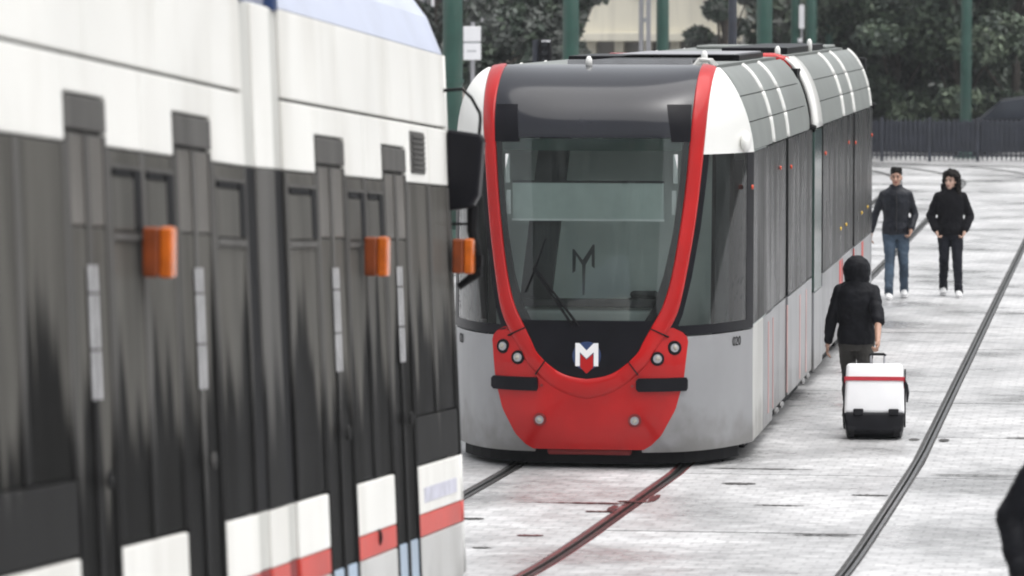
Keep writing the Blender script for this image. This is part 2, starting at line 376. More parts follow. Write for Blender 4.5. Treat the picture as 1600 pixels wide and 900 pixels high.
# beyond the slabs the paving is one sheet
g = MB(); g.box(-40, 40, Y_END+.02, 118, -.05, -.006)
tag(g.build('pavement', 'paving'), 'pale paving where the tracks turn in front of the dark fence', kind='structure')
g = MB(); g.box(-60, -22.02, 6, 118, -.05, -.004); g.box(9.52, 60, 29, 118, -.05, -.004)
tag(g.build('pavement', 'paving'), 'pale paving at the two sides of the square', kind='structure')

g = MB(); strip(g, lambda y: -60, lambda y: 60, -78, 1.9, -.002, -.05, 40)
tag(g.build('pavement', 'paving'), 'pale paving at the top of the slope', kind='structure')

def rail_path(x0, bend, turn_r):
    P = [(x0+bend(y), y) for y in [8+.75*i for i in range(38)]]+[(x0, 38), (x0, 60), (x0, 80), (x0, 93)]
    x, y, th = x0, 95., 0.; P.append((x, y))
    for i in range(120):
        k = 1/turn_r if y < 104.5 else 1/5.
        th += k*.35; th = min(th, math.pi/2)
        x -= math.sin(th)*.35; y += math.cos(th)*.35; P.append((x, y))
    return P
def ribbon(path, o0, o1, z1, z0):
    o0 *= kk; o1 *= kk
    A = []; B = []
    for i, (x, y) in enumerate(path):
        a = path[max(i-1, 0)]; b = path[min(i+1, len(path)-1)]
        t = Vector((b[0]-a[0], b[1]-a[1])).normalized(); nx, ny = t.y, -t.x
        z = zg(y)+(.004 if y > Y_END+.02 else 0)
        A.append([(x+nx*o1, y+ny*o1, z+z1), (x+nx*o0, y+ny*o0, z+z1)]); B.append([(x+nx*o1, y+ny*o1, z+z0), (x+nx*o0, y+ny*o0, z+z0)])
    m = MB(); m.slab(A, B); return m
rails = [(RM[0], bend_main, 33, 'rail', 'embedded steel rail between the white tram end and the red tram front', 'rail_filler'),
         (RM[1], bend_main, 31.5, 'rail', 'reddish embedded rail running out from under the red tram front', 'rail_filler_red'),
         (RR[0], bend_right, 30, 'rail', 'long dark embedded rail with bright steel edge passing beside the white suitcase', 'rail_filler'),
         (RR[1], bend_right, 28.5, 'rail', 'embedded rail of the empty track beyond the black-coated passer-by', 'rail_filler')]
for x0, bend, R, _, lab, fill in rails:
    p = rail_path(x0, bend, R); kk = .66 if x0 > -3 else .85
    near = [q for q in p if q[1] < 36.5 and p.index(q) < 60]
    r = empty('tram_rail', (0, 0, 0), lab, 'rail')
    ribbon(p, .022, .060, .0035, -.05).build('rail_head', 'rail_steel', r)
    ribbon(p, -.012, .0215, -.032, -.05).build('rail_groove', 'rail_groove', r)
    ribbon(p, -.034, -.0125, .002, -.05).build('guard_lip', 'rail_steel', r)
    if fill == 'rail_filler_red':
        k = len([q for q in p if q[1] < 37])
        ribbon(p[:k+1], -.0835, -.0345, -.004, -.05).build('joint_filler', fill, r); ribbon(p[:k+1], .0605, .0835, -.004, -.05).build('joint_filler', fill, r)
        ribbon(p[k:], -.0835, -.0345, -.004, -.05).build('joint_filler', 'rail_filler', r); ribbon(p[k:], .0605, .0835, -.004, -.05).build('joint_filler', 'rail_filler', r)
    else:
        ribbon(p, -.0835, -.0345, -.004, -.05).build('joint_filler', fill, r); ribbon(p, .0605, .0835, -.004, -.05).build('joint_filler', fill, r)

def stain(x0, x1, y, wid, mat, name='stain', taper=0):
    n = 26; A = []
    for i in range(n+1):
        t = i/n; x = x0+(x1-x0)*t; w = wid*(math.sin(math.pi*min(1, max(0, t)))**.5 if not taper else (t**.8)*(1-t**12))*random.uniform(.5, 1.2)+.002
        yc = y+random.uniform(-.2, .2)*wid
        A.append([(x, yc-w, zg(y)+.0085), (x, yc+w, zg(y)+.0085)])
    mb = MB(); mb.grid([[r[0], r[1]] for r in A], n+1, 2); return mb.build(name, mat, ground)
stain(-4.75, -3.85, 33.55, .05, 'stain_red', taper=1)
stain(-3.97, -3.9, 33.2, .25, 'stain_red'); stain(-3.73, -3.66, 33.95, .28, 'stain_red'); stain(-3.96, -3.70, 33.7, .06, 'stain_red')
stain(-4.12, -3.88, 33.0, .05, 'stain_red'); stain(-4.42, -4.22, 31.4, .05, 'stain_red'); stain(-4.62, -4.48, 30.6, .045, 'stain_dark')
stain(-3.28, -3.0, 35.1, .07, 'stain_dark'); stain(-2.45, -1.98, 31.75, .04, 'stain_dark'); stain(-1.15, -.6, 39.2, .06, 'stain_dark')
stain(-5.0, -4.8, 32.4, .06, 'stain_dark'); stain(-3.5, -2.6, 36.25, .03, 'stain_dark'); stain(-2.9, -2.5, 33.6, .03, 'stain_dark')
stain(-1.98, -1.88, 38.9, .12, 'stain_dark'); stain(-1.72, -1.62, 38.9, .1, 'stain_dark'); stain(-4.6, -3.9, 83.5, .18, 'stain_dark')
stain(-1.68, -.95, 36.0, .03, 'stain_dark'); stain(-2.2, -1.9, 34.4, .05, 'stain_dark')

# ---------------------------------------------------------------- the red-fronted tram
T = empty('tram', (-4.48, 36, 0), 'modern tram with red U-shaped front, black windscreen and white letter badge', 'tram')
HW = 1.27; TOP = 3.315
def prof(z):
    d = .10*((.6-z)/.45)**2 if z < .6 else (0 if z < .9 else .13*(z-.9))
    if z > 2.8:
        q = min((z-2.8)/.52, .9999); d += 1.15*(1-math.sqrt(1-q*q))
    return d
def hw(z):
    if z < 2.5: return HW
    q = min((z-2.5)/.84, .9999); return .86+.41*math.sqrt(1-q*q)
def fr(x, z):
    u = min(abs(x)/HW, 1); return prof(z)*(1-.8*u**3)+1.15*u**4
def sp(x, z, off=0.):
    e = .004; fx = (fr(x+e, z)-fr(x-e, z))/(2*e) if abs(x) < HW-.01 else (fr(abs(x)-e, z)-fr(abs(x)-3*e, z))/(2*e)*(1 if x > 0 else -1)
    fz = (fr(x, min(z+e, 3.318))-fr(x, z-e))/(2*e)
    n = Vector((fx, -1, fz)).normalized(); return Vector((x, fr(x, z), z))+n*off
def patch(name, mat, rows, nx, off, th, parent=T, smooth=True):
    A = [[sp(a+(b-a)*j/nx, z, off) for j in range(nx+1)] for z, a, b in rows]
    B = [[sp(a+(b-a)*j/nx, z, off-th) for j in range(nx+1)] for z, a, b in rows]
    mb = MB()
    if th: mb.slab(A, B)
    else: mb.grid(A, len(A), len(A[0]))
    o = mb.build(name, mat, parent, smooth)
    if smooth:
        m = o.modifiers.new('edges', 'EDGE_SPLIT'); m.split_angle = rad(35)
    return o
def zr(a, b, n): return [a+(b-a)*i/n for i in range(n+1)]
RIN = [(.756, .0), (.768, .09), (.79, .16), (.835, .265), (.96, .407), (1.06, .46), (1.165, .515), (1.345, .61), (1.6, .68), (2.02, .745), (2.39, .785), (2.81, .815), (3.02, .825), (3.32, .835)]
ROUT = [(1.09, .655), (1.177, .69), (1.29, .73), (1.57, .79), (2.0, .855), (2.39, .895), (2.81, .93), (3.02, .945), (3.3, .965)]
MOUT = [(.165, .46), (.195, .515), (.29, .61), (.35, .64), (.5, .72), (.64, .757), (.76, .785), (1.06, .815), (1.12, .80), (1.18, .69)]
rin = lambda z: lerp_tab(RIN, z); rout = lambda z: lerp_tab(ROUT, z); mout = lambda z: lerp_tab(MOUT, z)
ZT = zr(2.735, 3.0, 5)+zr(3.04, 3.24, 8)+[3.26, 3.28, 3.295, 3.305, 3.312, 3.316]
patch('visor', 'visor', [(z, -rin(z)-.02, rin(z)+.02) for z in ZT], 24, .012, .03)
patch('windscreen', 'cab_glass', [(z, -rin(z)-.015, rin(z)+.015) for z in zr(1.19, 2.73, 22)], 24, .008, 0)
wf = MB()                                                                    # black screen print around the glass
for s in (-1, 1):
    A = []; B = []
    for z in zr(1.2, 2.73, 30):
        w = .045+.05*(1.9-z)*(z < 1.9)
        xa, xb = s*(rin(z)-w), s*(rin(z)+.02); A.append([sp(xa, z, -.003), sp(xb, z, -.003)]); B.append([sp(xa, z, -.012), sp(xb, z, -.012)])
    wf.slab(A, B)
wf.build('windscreen_border', 'black_satin', T)
patch('windscreen_border', 'black_satin', [(z, -rin(z), rin(z)) for z in zr(1.175, 1.235, 3)], 16, .012, .02)
patch('tint_band', 'teal_glass', [(z, -rin(z)+.05, rin(z)-.05) for z in zr(2.63, 2.73, 3)], 16, -.004, .006)
patch('nose_panel', 'black_satin', [(z, -rin(z)-.02, rin(z)+.02) for z in zr(.757, 1.18, 16)], 20, .016, .03)
patch('bumper_mask', 'red', [(z, -mout(z), mout(z)) for z in zr(.165, 1.175, 26)], 28, .004, .03)
half = [((.835, 3.312), (.962, 3.30)), ((.832, 3.27), (.96, 3.26)), ((.83, 3.2), (.955, 3.19)), ((.825, 3.02), (.945, 3.02)), ((.815, 2.81), (.93, 2.81)), ((.785, 2.39), (.895, 2.39)), ((.745, 2.02), (.855, 2.0)),
        ((.68, 1.6), (.79, 1.57)), ((.61, 1.345), (.73, 1.29)), ((.515, 1.165), (.632, 1.10)), ((.46, 1.06), (.555, .985)), ((.407, .96), (.492, .875)), ((.265, .835), (.335, .725)), ((.14, .778), (.18, .635)), ((0, .756), (0, .59))]
inn = catmull([(*a, 0) for a, b in half]); out = catmull([(*b, 0) for a, b in half])
inn += [Vector((-p.x, p.y, 0)) for p in reversed(inn[:-1])]; out += [Vector((-p.x, p.y, 0)) for p in reversed(out[:-1])]
A = []; B = []
for a, b in zip(inn, out):
    ra = []; rb = []
    for t, o_ in ((0, .017), (.05, .026), (.3, .028), (.8, .022), (.96, .012), (1, .002)):
        p = a.lerp(b, t); z = min(p.y, 3.314); ra.append(sp(p.x, z, o_)); rb.append(sp(p.x, z, -.012))
    A.append(ra); B.append(rb)
o = MB().slab(A, B).build('red_frame', 'red', T, True); o.modifiers.new('e', 'EDGE_SPLIT').split_angle = rad(50)
for s in (-1, 1):
    # joints in the red frame, headlights, bumper pads
    for (a, b) in (((.345, .90), (.425, .79)), ((.515, 1.17), (.66, 1.10))):
        d = Vector((b[0]-a[0], b[1]-a[1])); n_ = Vector((-d.y, d.x)).normalized()*.005
        q = MB(); A = []; B = []
        for t in zr(0, 1, 4):
            c = Vector(a)+d*t; A.append([sp(s*(c+n_).x, (c+n_).y, .031), sp(s*(c-n_).x, (c-n_).y, .031)]); B.append([sp(s*(c+n_).x, (c+n_).y, .0), sp(s*(c-n_).x, (c-n_).y, .0)])
        q.slab(A, B); q.build('frame_joint', 'rubber', T)
    for (hx, hz, rb, rl) in ((.710, 1.011, .060, .034), (.578, .925, .058, .035), (.394, .415, .056, .034)):
        c = sp(s*hx, hz, 0); n_ = (sp(s*hx, hz, .1)-c).normalized(); n_ = (n_+Vector((0, -1, 0))*.6).normalized()
        hl = MB().tube([c-n_*.05, c+n_*.012, c+n_*.02, c+n_*.006], [rb, rb, rb*.86, rb*.8], 20).build('headlight', 'dark_red' if hz < .6 else 'black_satin', T, False)
        MB().tube([c+n_*.004, c+n_*.0215, c+n_*.024, c+n_*.020], [rl*1.05, rl*1.05, rl, rl*.9], 20).build('bezel', 'mast_grey', hl)
        m4 = MB(); m4.ball(c+n_*.012, (rl*.82, rl*.5, rl*.82), nu=14, nv=8); m4.build('lens', 'lens', hl, True)
    pts = [(z, s*.405 if s > 0 else -.80, s*.80 if s > 0 else -.405) for z in zr(.655, .765, 5)]
    patch('bumper_pad', 'black_satin', [(z, a+(.02 if (k in (0, 5)) else 0), b-(.01 if k in (0, 5) else 0)) for k, (z, a, b) in enumerate(pts)], 14, .032, .05)
    c = sp(s*.375, .70, .012); MB().tube([c+Vector((0, .01, 0)), c-Vector((0, .004, 0))], .012, 10).build('tow_plug', 'dark_red', T)
    # grey corner, lower part
    rows = [(z, s*(mout(z)-.015), s*HW) for z in [.14, .16, .2]+zr(.25, 1.10, 10)]
    rows = [(z, a, b) if s > 0 else (z, b, a) for z, a, b in rows]
    patch('corner_panel', 'tram_grey', rows, 18, .0, .03)
    # side windows of the cab
    f_ = []
    rows = [(z, s*(rout(z)-.02), s*(HW-.0)) for z in zr(1.11, 1.19, 2)]
    patch('window_frame', 'black_satin', [(z, min(a, b), max(a, b)) for z, a, b in rows], 14, .002, .03)
    rows = [(z, s*(rout(z)+.02), s*(HW-.03)) for z in zr(1.185, 2.60, 14)]
    cw = patch('cab_side_window', 'cab_glass', [(z, min(a, b), max(a, b)) for z, a, b in rows], 14, .0, 0)
    rows = [(z, s*(rout(z)-.02), s*(rout(z)+.045)) for z in zr(1.18, 2.60, 14)]
    patch('window_frame', 'black_satin', [(z, min(a, b), max(a, b)) for z, a, b in rows], 3, .003, .02)
    rows = [(z, s*(HW-.045), s*HW) for z in zr(1.185, 2.60, 10)]
    patch('window_frame', 'black_satin', [(z, min(a, b), max(a, b)) for z, a, b in rows], 3, .003, .03)
    rows = [(z, s*1.03, s*1.13) for z in zr(1.185, 2.60, 10)]
    patch('window_post', 'cab_dark', [(z, min(a, b), max(a, b)) for z, a, b in rows], 3, -.03, .04)
    # white shoulder
    zz = [2.595]+zr(2.62, 3.2, 10)+[3.24, 3.265, 3.285, 3.30]
    rows = [(z, s*(rout(z)-.02), s*hw(z)) for z in zz]
    patch('shoulder_panel', 'tram_white', [(z, min(a, b), max(a, b)) for z, a, b in rows], 14, .006, .03)
    q = MB(); q.ball((s*1.215, 1.03, 2.685), (.05, .16, .09)); q.build('shoulder_blister', 'tram_white', T, True)
# badge
bc = sp(0, .945, .018)
bd = MB().tube([bc+Vector((0, .01, 0)), bc+Vector((0, -.006, 0))], .118, 32).build('badge', 'logo_blue', T)
k = .00136; L = lambda x, y: ((x-693)*k, (260-y)*k+.945)
def flat(poly, mat, off, name, parent):
    return MB().prism(poly, bc.y-off-.004, bc.y-off, 'y').build(name, mat, parent)
flat([L(*q) for q in ((625, 320), (625, 180), (650, 180), (693, 225), (737, 180), (765, 180), (765, 320), (737, 320), (737, 235), (693, 275), (652, 235), (652, 320))], 'logo_white', .008, 'letter_mark', bd)
flat([L(*q) for q in ((656, 246), (693, 282), (733, 246), (733, 328), (693, 366), (656, 328))], 'red', .007, 'shield_mark', bd)
# inside of the cab
box('cab_wall', 'cab_wall', T, -.92, .92, 1.15, 1.2, .84, 2.95); box('cab_wall', 'cab_wall', T, -1.2, 1.2, 2.55, 2.6, .4, 2.6); box('cab_floor', 'cab_dark', T, -1.0, 1.0, .55, 2.55, .8, .84)
box('cab_ceiling', 'cab_wall', T, -.8, .8, .75, 2.55, 2.96, 3.0)
d_ = MB()
d_.prism([(.30, .85), (.30, 1.30), (.45, 1.36), (.8, 1.33), (.95, 1.2), (.95, .85)], -.55, .55, 'x'); d_.build('dashboard', 'cab_wall', T, bevel=.02)
box('dash_shelf', 'cab_dark', T, -.62, .62, .26, .34, 1.33, 1.40, .01)
bl = box('sun_blind', 'blind', T, -.66, .60, .30, .306, 2.06, 2.36); box('blind_rail', 'logo_white', bl, -.665, .605, .293, .312, 2.045, 2.062); box('blind_rail', 'cab_dark', bl, -.665, .605, .294, .312, 2.36, 2.38)
pb = MB(); pb.add([(-.62, .42, 1.35), (-.36, .42, 1.35), (-.18, .5, 2.9), (-.44, .5, 2.9), (-.62, .5, 1.35), (-.36, .5, 1.35), (-.18, .58, 2.9), (-.44, .58, 2.9)], [(0, 1, 2, 3), (7, 6, 5, 4), (0, 4, 5, 1), (1, 5, 6, 2), (2, 6, 7, 3), (3, 7, 4, 0)])
pb.build('cab_slant_bar', 'cab_dark', T)  # slanted dark bar inside the cab
se = MB(); se.box(.20, .52, .95, 1.1, 1.0, 1.36); se.box(.24, .48, .98, 1.1, 1.36, 1.42); se.build('driver_seat', 'cab_dark', T, bevel=.05)
for s in (-1, 1):
    q = MB(); q.box(s*.70-.018, s*.70+.018, .285, .30, 2.36, 2.6); q.box(s*.69-.018, s*.69+.018, .275, .29, 2.1, 2.3); q.build('blind_guide', 'logo_white', T)
    # small camera pods behind the visor glass
# reflection of a letter sign modelled as a dark shape, with its stem
mp = [(-.105, 1.60), (-.105, 1.80), (-.09, 1.80), (-.02, 1.71), (.065, 1.84), (.08, 1.84), (.08, 1.64), (.055, 1.66), (.055, 1.76), (.005, 1.67), (-.005, 1.42), (-.02, 1.42), (-.025, 1.67), (-.075, 1.75), (-.08, 1.62)]
mp = [(x-.03, z+.02) for x, z in mp]
MB().prism(mp, .115, .118, 'y').build('sign_reflection', 'cab_dark', T)
wp = MB()
for dx in (0, .05):
    wp.tube([sp(-.12+dx, 1.19, .03), sp(-.28+dx*.6, 1.42, .028), sp(-.46+dx*.4, 1.66, .024)], [.012, .010, .007], 8)
wp.build('wiper', 'rubber', T); 
wp = MB(); wp.tube([sp(-.52, 1.46, .018), sp(-.44, 1.66, .018), sp(-.36, 1.90, .018)], [.008, .008, .006], 6); wp.build('wiper_blade', 'rubber', T)
tm = MB(); tm.tube([(-.22, .6, 3.315), (-.215, .42, 3.05), (-.2, .36, 2.75)], .004, 5); tm.tube([(-.32, .5, 3.2), (-.4, .42, 3.05)], .004, 5)
# dark corner pods behind the visor
for s in (-1, 1):
    patch('visor_pod', 'black_satin', [(z, *sorted((s*.81, s*(.66-.05*((z-2.74)/.3 if s > 0 else 1.2-(z-2.74)*2))))) for z in zr(2.70, 3.0, 5)], 4, .0145, .01)
# fleet number
def text_mesh(body, size, name, mat, parent, mtx):
    cu = bpy.data.curves.new(name, 'FONT'); cu.body = body; cu.size = size; cu.extrude = .001
    o = bpy.data.objects.new('tmp', cu); COL.objects.link(o)
    me = bpy.data.meshes.new_from_object(o.evaluated_get(bpy.context.evaluated_depsgraph_get())); bpy.data.objects.remove(o)
    me.transform(mtx); me.name = name; me.materials.clear(); me.materials.append(M[mat])
    q = bpy.data.objects.new(name, me); COL.objects.link(q); q.parent = parent; return q
for s in (-1, 1):
    x = 1.165*s; n_ = (sp(x, 1.0, .1)-sp(x, 1.0, 0)).normalized(); up = Vector((0, 0, 1)); rt = up.cross(n_).normalized()
    mt = Matrix((rt, up, n_)).transposed().to_4x4(); mt.translation = sp(x, .985, .004)-rt*.09
    text_mesh('020', .11, 'fleet_number', 'frame_grey', T, mt)

# tram sides, roof shoulders, modules
def side_panel(name, mat, y0, y1, z0, z1, s, off=0., th=.03, parent=T, bevel=.006):
    x1 = s*(HW+off); x0 = s*(HW+off-th)
    return box(name, mat, parent, min(x0, x1), max(x0, x1), y0, y1, z0, z1, bevel)
def shoulder(name, mat, y0, y1, z0, z1, s, off=0., th=.03, n=6, y0b=None):
    A = []; B = []
    for z in zr(z0, z1, n):
        e = .004; dx = (hw(min(z+e, 3.33))-hw(z-e))/(2*e); nn = Vector((1, 0, -dx)).normalized()
        p = Vector((hw(z), 0, z)); a = p+nn*off; b = p+nn*(off-th)
        ys = y0 if y0b is None else y0+(y0b-y0)*(z-z0)/(z1-z0)
        A.append([(s*a.x, ys, a.z), (s*a.x, y1, a.z)]); B.append([(s*b.x, ys, b.z), (s*b.x, y1, b.z)])
    if s < 0: A = [r[::-1] for r in A]; B = [r[::-1] for r in B]
    return MB().slab(A, B).build(name, mat, T, True)
ZS = (2.605, 2.845, 3.065, 3.305)
def module(y0, y1, cuts, straps, front=None):
    for s in (-1, 1):
        for i, (a, b) in enumerate(cuts):
            for j in range(3):
                ya = a; yb = None
                if i == 0 and front:
                    ya = fr(hw(ZS[j]), ZS[j])+.03; yb = fr(hw(ZS[j+1]), ZS[j+1])+.03
                o = shoulder('roof_panel', 'roof_silver', ya, b, ZS[j]+.004, ZS[j+1]-.004, s, .0, .03, 6, yb)
                o.modifiers.new('e', 'EDGE_SPLIT').split_angle = rad(40)
        for a, b in straps:
            for j in range(3):
                shoulder('roof_strap', 'tram_white', a, b, ZS[j]+.004+.01*(j == 0), ZS[j+1]-.004, s, .02, .045)
    box('roof', 'roof_silver', T, -.9, .9, y0+(.0 if front is None else 1.33), y1, 3.24, 3.318)
    box('saloon_core', 'cab_dark', T, -HW+.05, HW-.05, max(y0, 2.62) if front else y0, y1, .32, 2.6)
    box('roof_core', 'cab_dark', T, -.82, .82, max(y0, 2.62) if front else y0, y1, 2.9, 3.22)
module(0, 8.0, [(1.2, 3.17), (3.31, 4.80), (4.94, 7.55)], [(3.18, 3.30), (4.81, 4.93)], True)
module(8.25, 18.0, [(9.35, 12.55), (12.75, 14.35), (14.55, 17.6)], [(12.56, 12.74), (14.36, 14.54), (17.55, 17.62)])
for s in (-1, 1):
    shoulder('roof_panel', 'roof_silver', 7.56, 7.98, 2.61, 3.3, s, -.02)
    # white collar of the second module, with the red hoop on top of it
    shoulder('shoulder_panel', 'tram_white', 8.25, 9.3, 2.6, 3.305, s, .012, .04, 12)
    q = MB(); q.ball((s*1.22, 9.15, 2.68), (.05, .22, .09)); q.build('shoulder_blister', 'tram_white', T, True)
    q = MB(); q.ball((s*1.22, 17.75, 2.68), (.05, .28, .10)); q.build('shoulder_blister', 'tram_white', T, True)
    MB().tube([(s*1.24, 7.98, 2.62), (s*1.30, 7.98, 2.60)], .035, 10).build('lamp_stub', 'rubber', T); MB().tube([(s*1.24, 18.0, 2.62), (s*1.30, 18.0, 2.60)], .04, 10).build('lamp_stub', 'rubber', T)
    # windows and door leaves
    for a, b in ((1.19, 2.2), (2.215, 3.19), (3.31, 4.05), (4.065, 4.80), (4.95, 6.5), (6.515, 7.95)):
        door = 3.25 < a < 4.9
        o = side_panel('door' if door else 'window', 'window', a, b, 1.135, 2.595, s, -.012 if door else .0, .03)
        o = side_panel('lower_panel', 'tram_pale' if a < 2 else 'tram_grey', a, b, .20 if a > 2.3 else .14, 1.12, s, -.012 if door else 0, .03)
    for a, b in ((9.5, 11.0), (11.015, 12.5), (12.62, 13.6), (13.615, 14.5), (14.62, 16.2), (16.215, 17.95)):
        door = 12.6 < a < 14.5
        side_panel('door' if door else 'window', 'window', a, b, 1.08, 2.595, s, -.012 if door else 0, .03)
        side_panel('lower_panel', 'tram_grey', a, b, .22, 1.065, s, -.012 if door else 0, .03)
    side_panel('window', 'teal_glass', 8.3, 9.3, .95, 2.58, s, 0, .03); side_panel('lower_panel', 'tram_grey', 8.3, 9.48, .16, .94, s, 0, .03)
    side_panel('window', 'window', 9.32, 9.48, .95, 2.58, s, -.03, .03)
    for y_, w_, m_ in ((2.75, .09, 'pink_edge'), (3.25, .05, 'pink_edge'), (4.87, .07, 'pink_edge'), (6.4, .12, 'pink_edge'), (7.2, .1, 'pink_edge'), (12.56, .05, 'red_strip'), (12.2, .3, 'red_strip'), (14.56, .06, 'red_strip'), (16.1, .32, 'red_strip')):
        side_panel('red_stripe', m_, y_-w_/2, y_+w_/2, .24, 1.05, s, .004, .01, bevel=0)
    for y_ in (3.7, 4.3, 6.9, 7.5):
        q = MB(); q.ball((s*1.265, y_, .175), (.022, .16, .03)); q.build('step_edge', 'tram_grey', T, True)
    for (y_, z_, m_) in ((1.02, 2.305, 'tail_red'), (3.95, 2.36, 'tail_red'), (5.2, 2.325, 'tail_red'), (9.8, 2.30, 'tail_red'), (13.5, 2.30, 'tail_red'), (14.7, 2.26, 'tail_red'), (17.8, 2.26, 'tail_red'), (12.2, 1.4, 'amber'), (13.1, 1.40, 'amber'), (15.9, 1.40, 'amber'), (17.0, 1.42, 'amber')):
        q = MB(); q.ball((s*1.275, y_, z_), (.012, .035, .022)); q.build('marker_lamp', m_, T, True)
    # inner wall of the cab door
    q = MB(); q.box(s*1.24-.02, s*1.24+.02, 1.17, 2.6, .2, 2.6); q.build('cab_side_wall', 'cab_wall', T)
    q = MB(); q.box(s*1.06-.03, s*1.06+.03, 1.3, 1.34, 1.15, 2.62); q.box(s*.95-.16, s*.95+.16, 2.0, 2.05, .9, 2.5); q.build('cab_locker', 'cab_dark', T)
# gangway and tail
box('bellows', 'rubber', T, -1.12, 1.12, 7.9, 8.35, .4, 3.2)
box('tail_wall', 'rubber', T, -1.18, 1.18, 18.0, 18.25, .35, 3.2, .03)
q = MB(); q.tube([(-.8, 8.3, 3.30), (.86, 8.3, 3.30), (.97, 8.3, 3.27), (1.03, 8.3, 3.2)], .055, 10); q.build('red_hoop', 'red', T, True)
# under the floor
box('underframe', 'under', T, -1.0, 1.0, 1.0, 18.1, .17, .32); 
q = MB(); A = [[(x, fr(x, .3)+.16, z) for x in zr(-1.16, 1.16, 24)] for z in (.035, .3)]; B = [[(x, fr(x, .3)+.26, z) for x in zr(-1.16, 1.16, 24)] for z in (.035, .3)]
q.slab(A, B); q.build('shade_apron', 'rubber', T)  # black apron shaped low to block light and stand for the shadow beneath
box('coupler_cover', 'dark_red', T, -.35, .35, .16, .4, .11, .168, .02)
for yb in (2.9, 5.6, 10.4, 15.2):
    for dy in (-.85, .85):
        for s in (-1, 1):
            wx = s*.7; w = MB().tube([(wx-.05, yb+dy, .305), (wx+.05, yb+dy, .305)], .30, 20).build('wheel', 'under', T)
for s in (-1, 1):
    for a, b in ((1.6, 4.2), (4.5, 7.6), (8.6, 12.0), (13.0, 17.6)): box('shade_bogie_cover', 'rubber', T, min(s*1.08, s*1.16), max(s*1.08, s*1.16), a, b, .045, .24)  # black covers carried low to stand for the shade along the sides
# roof equipment
box('roof_box', 'black_satin', T, -.30, .62, 2.1, 4.4, 3.32, 3.35, .01); box('roof_tray', 'mast_grey', T, -.42, .66, 2.0, 2.08, 3.32, 3.36)
box('roof_box', 'black_satin', T, .1, .84, 4.6, 7.2, 3.32, 3.375, .01); box('roof_tray', 'mast_grey', T, -.3, .8, 4.5, 7.4, 3.375, 3.383)
box('roof_box', 'black_satin', T, .15, .84, 10.2, 15.5, 3.32, 3.39, .01); box('roof_tray', 'roof_silver', T, -.7, .84, 16.0, 17.6, 3.32, 3.36, .02)
box('roof_box', 'black_satin', T, -.8, .0, 5.0, 7.0, 3.32, 3.36, .01)
q = MB()
for i, y_ in enumerate((1.35, 1.5, 1.65)): q.tube([(.74, y_, 3.31), (.78, y_+.04, 3.37), (.86, y_+.1, 3.36), (.90, y_+.12, 3.31)], .016, 6)
q.build('roof_cable', 'tram_pale', T)
for x_, y_, z_ in ((-.14, 1.25, 3.40), (.78, 1.9, 3.44), (.86, 8.7, 3.42), (.85, 13.2, 3.46)):
    MB().tube([(x_, y_, 3.3), (x_, y_, z_-.03), (x_, y_, z_)], [.03, .028, .012], 10).build('insulator', 'tram_white', T, True)

# ---------------------------------------------------------------- the older white tram, on the slope
LT = empty('tram', (-3.787, 24.544, .258), 'older white tram with dark window band, red stripe and orange side lamps', 'tram', rot=(rad(-3.168), 0, rad(-.05)))
xs = lambda z: -.0489*(z-1.0214)
lift = lambda s: (-5.7-s)*.009 if s < -5.7 else 0
def lp(name, mat, s0, s1, z0, z1, off=0., th=.03, parent=LT, bevel=.008, n=1):
    mb = MB()
    for k in range(n):
        a = s0+(s1-s0)*k/n; b = s0+(s1-s0)*(k+1)/n
        vs = [(xs(z)+o_, s, z+lift(s)) for z in (z0, z1) for s in (a, b) for o_ in (off-th, off)]
        mb.add(vs, [(0, 2, 3, 1), (4, 5, 7, 6), (0, 1, 5, 4), (2, 6, 7, 3), (0, 4, 6, 2), (1, 3, 7, 5)])
    return mb.build(name, mat, parent, bevel=bevel)
DOORS = [(-2.18, -1.45), (-4.05, -3.29), (-7.17, -6.44), (-9.0, -8.35), (-12.6, -11.9)]
# upper white skin: two rows with a thin shadow seam, notched over the doors
cutsA = [-16, -13.2, -10.6, -8.65, -7.4, -5.73]; cutsB = [-4.83, -3.4, -2.0, -.0]
for cuts in (cutsA, cutsB):
    for a, b in zip(cuts, cuts[1:]): lp('upper_panel', 'old_white', a+.004, b-.004, 2.882, 3.29, 0, .03)
def lower_white(a, b): lp('upper_panel', 'old_white', a+.003, b-.003, 2.552, 2.868, 0, .03)
for a, b in ((-.0, -.66), (-.67, -1.44), (-1.44, -2.2), (-2.2, -2.73), (-2.74, -3.27), (-4.07, -3.27), (-4.83, -4.07), (-6.43, -5.73), (-7.18, -6.43), (-7.74, -7.18), (-8.34, -7.75), (-9.01, -8.34), (-10.6, -9.01), (-11.9, -10.61), (-16, -12.6)):
    a, b = min(a, b), max(a, b)
    if any(abs(a-d0) < .06 and abs(b-d1) < .06 for d0, d1 in DOORS): lp('upper_panel', 'old_white', a+.003, b-.003, 2.735, 2.868, 0, .03)
    else: lower_white(a, b)
lp('vent_grille', 'frame_grey', -1.30, -.84, 2.60, 2.83, .008, .02)
for i in range(7): lp('louvre', 'frame_grey', -1.27, -.87, 2.625+.028*i, 2.64+.028*i, .016, .01, bevel=0)
# core of the body behind the skins
def body_core(s0, s1):
    q = MB(); A = [(-.04, .34), (xs(3.25)-.04, 3.25), (-2.3, 3.25), (-2.46, .34)]
    q.add([(x, s0, z+lift(s0)) for x, z in A]+[(x, s1, z+lift(s1)) for x, z in A], [(0, 1, 2, 3), (7, 6, 5, 4), (0, 4, 5, 1), (1, 5, 6, 2), (2, 6, 7, 3), (3, 7, 4, 0)])
    q.build('body_core', 'cab_dark', LT)
body_core(-4.80, -.02); body_core(-16, -5.75)
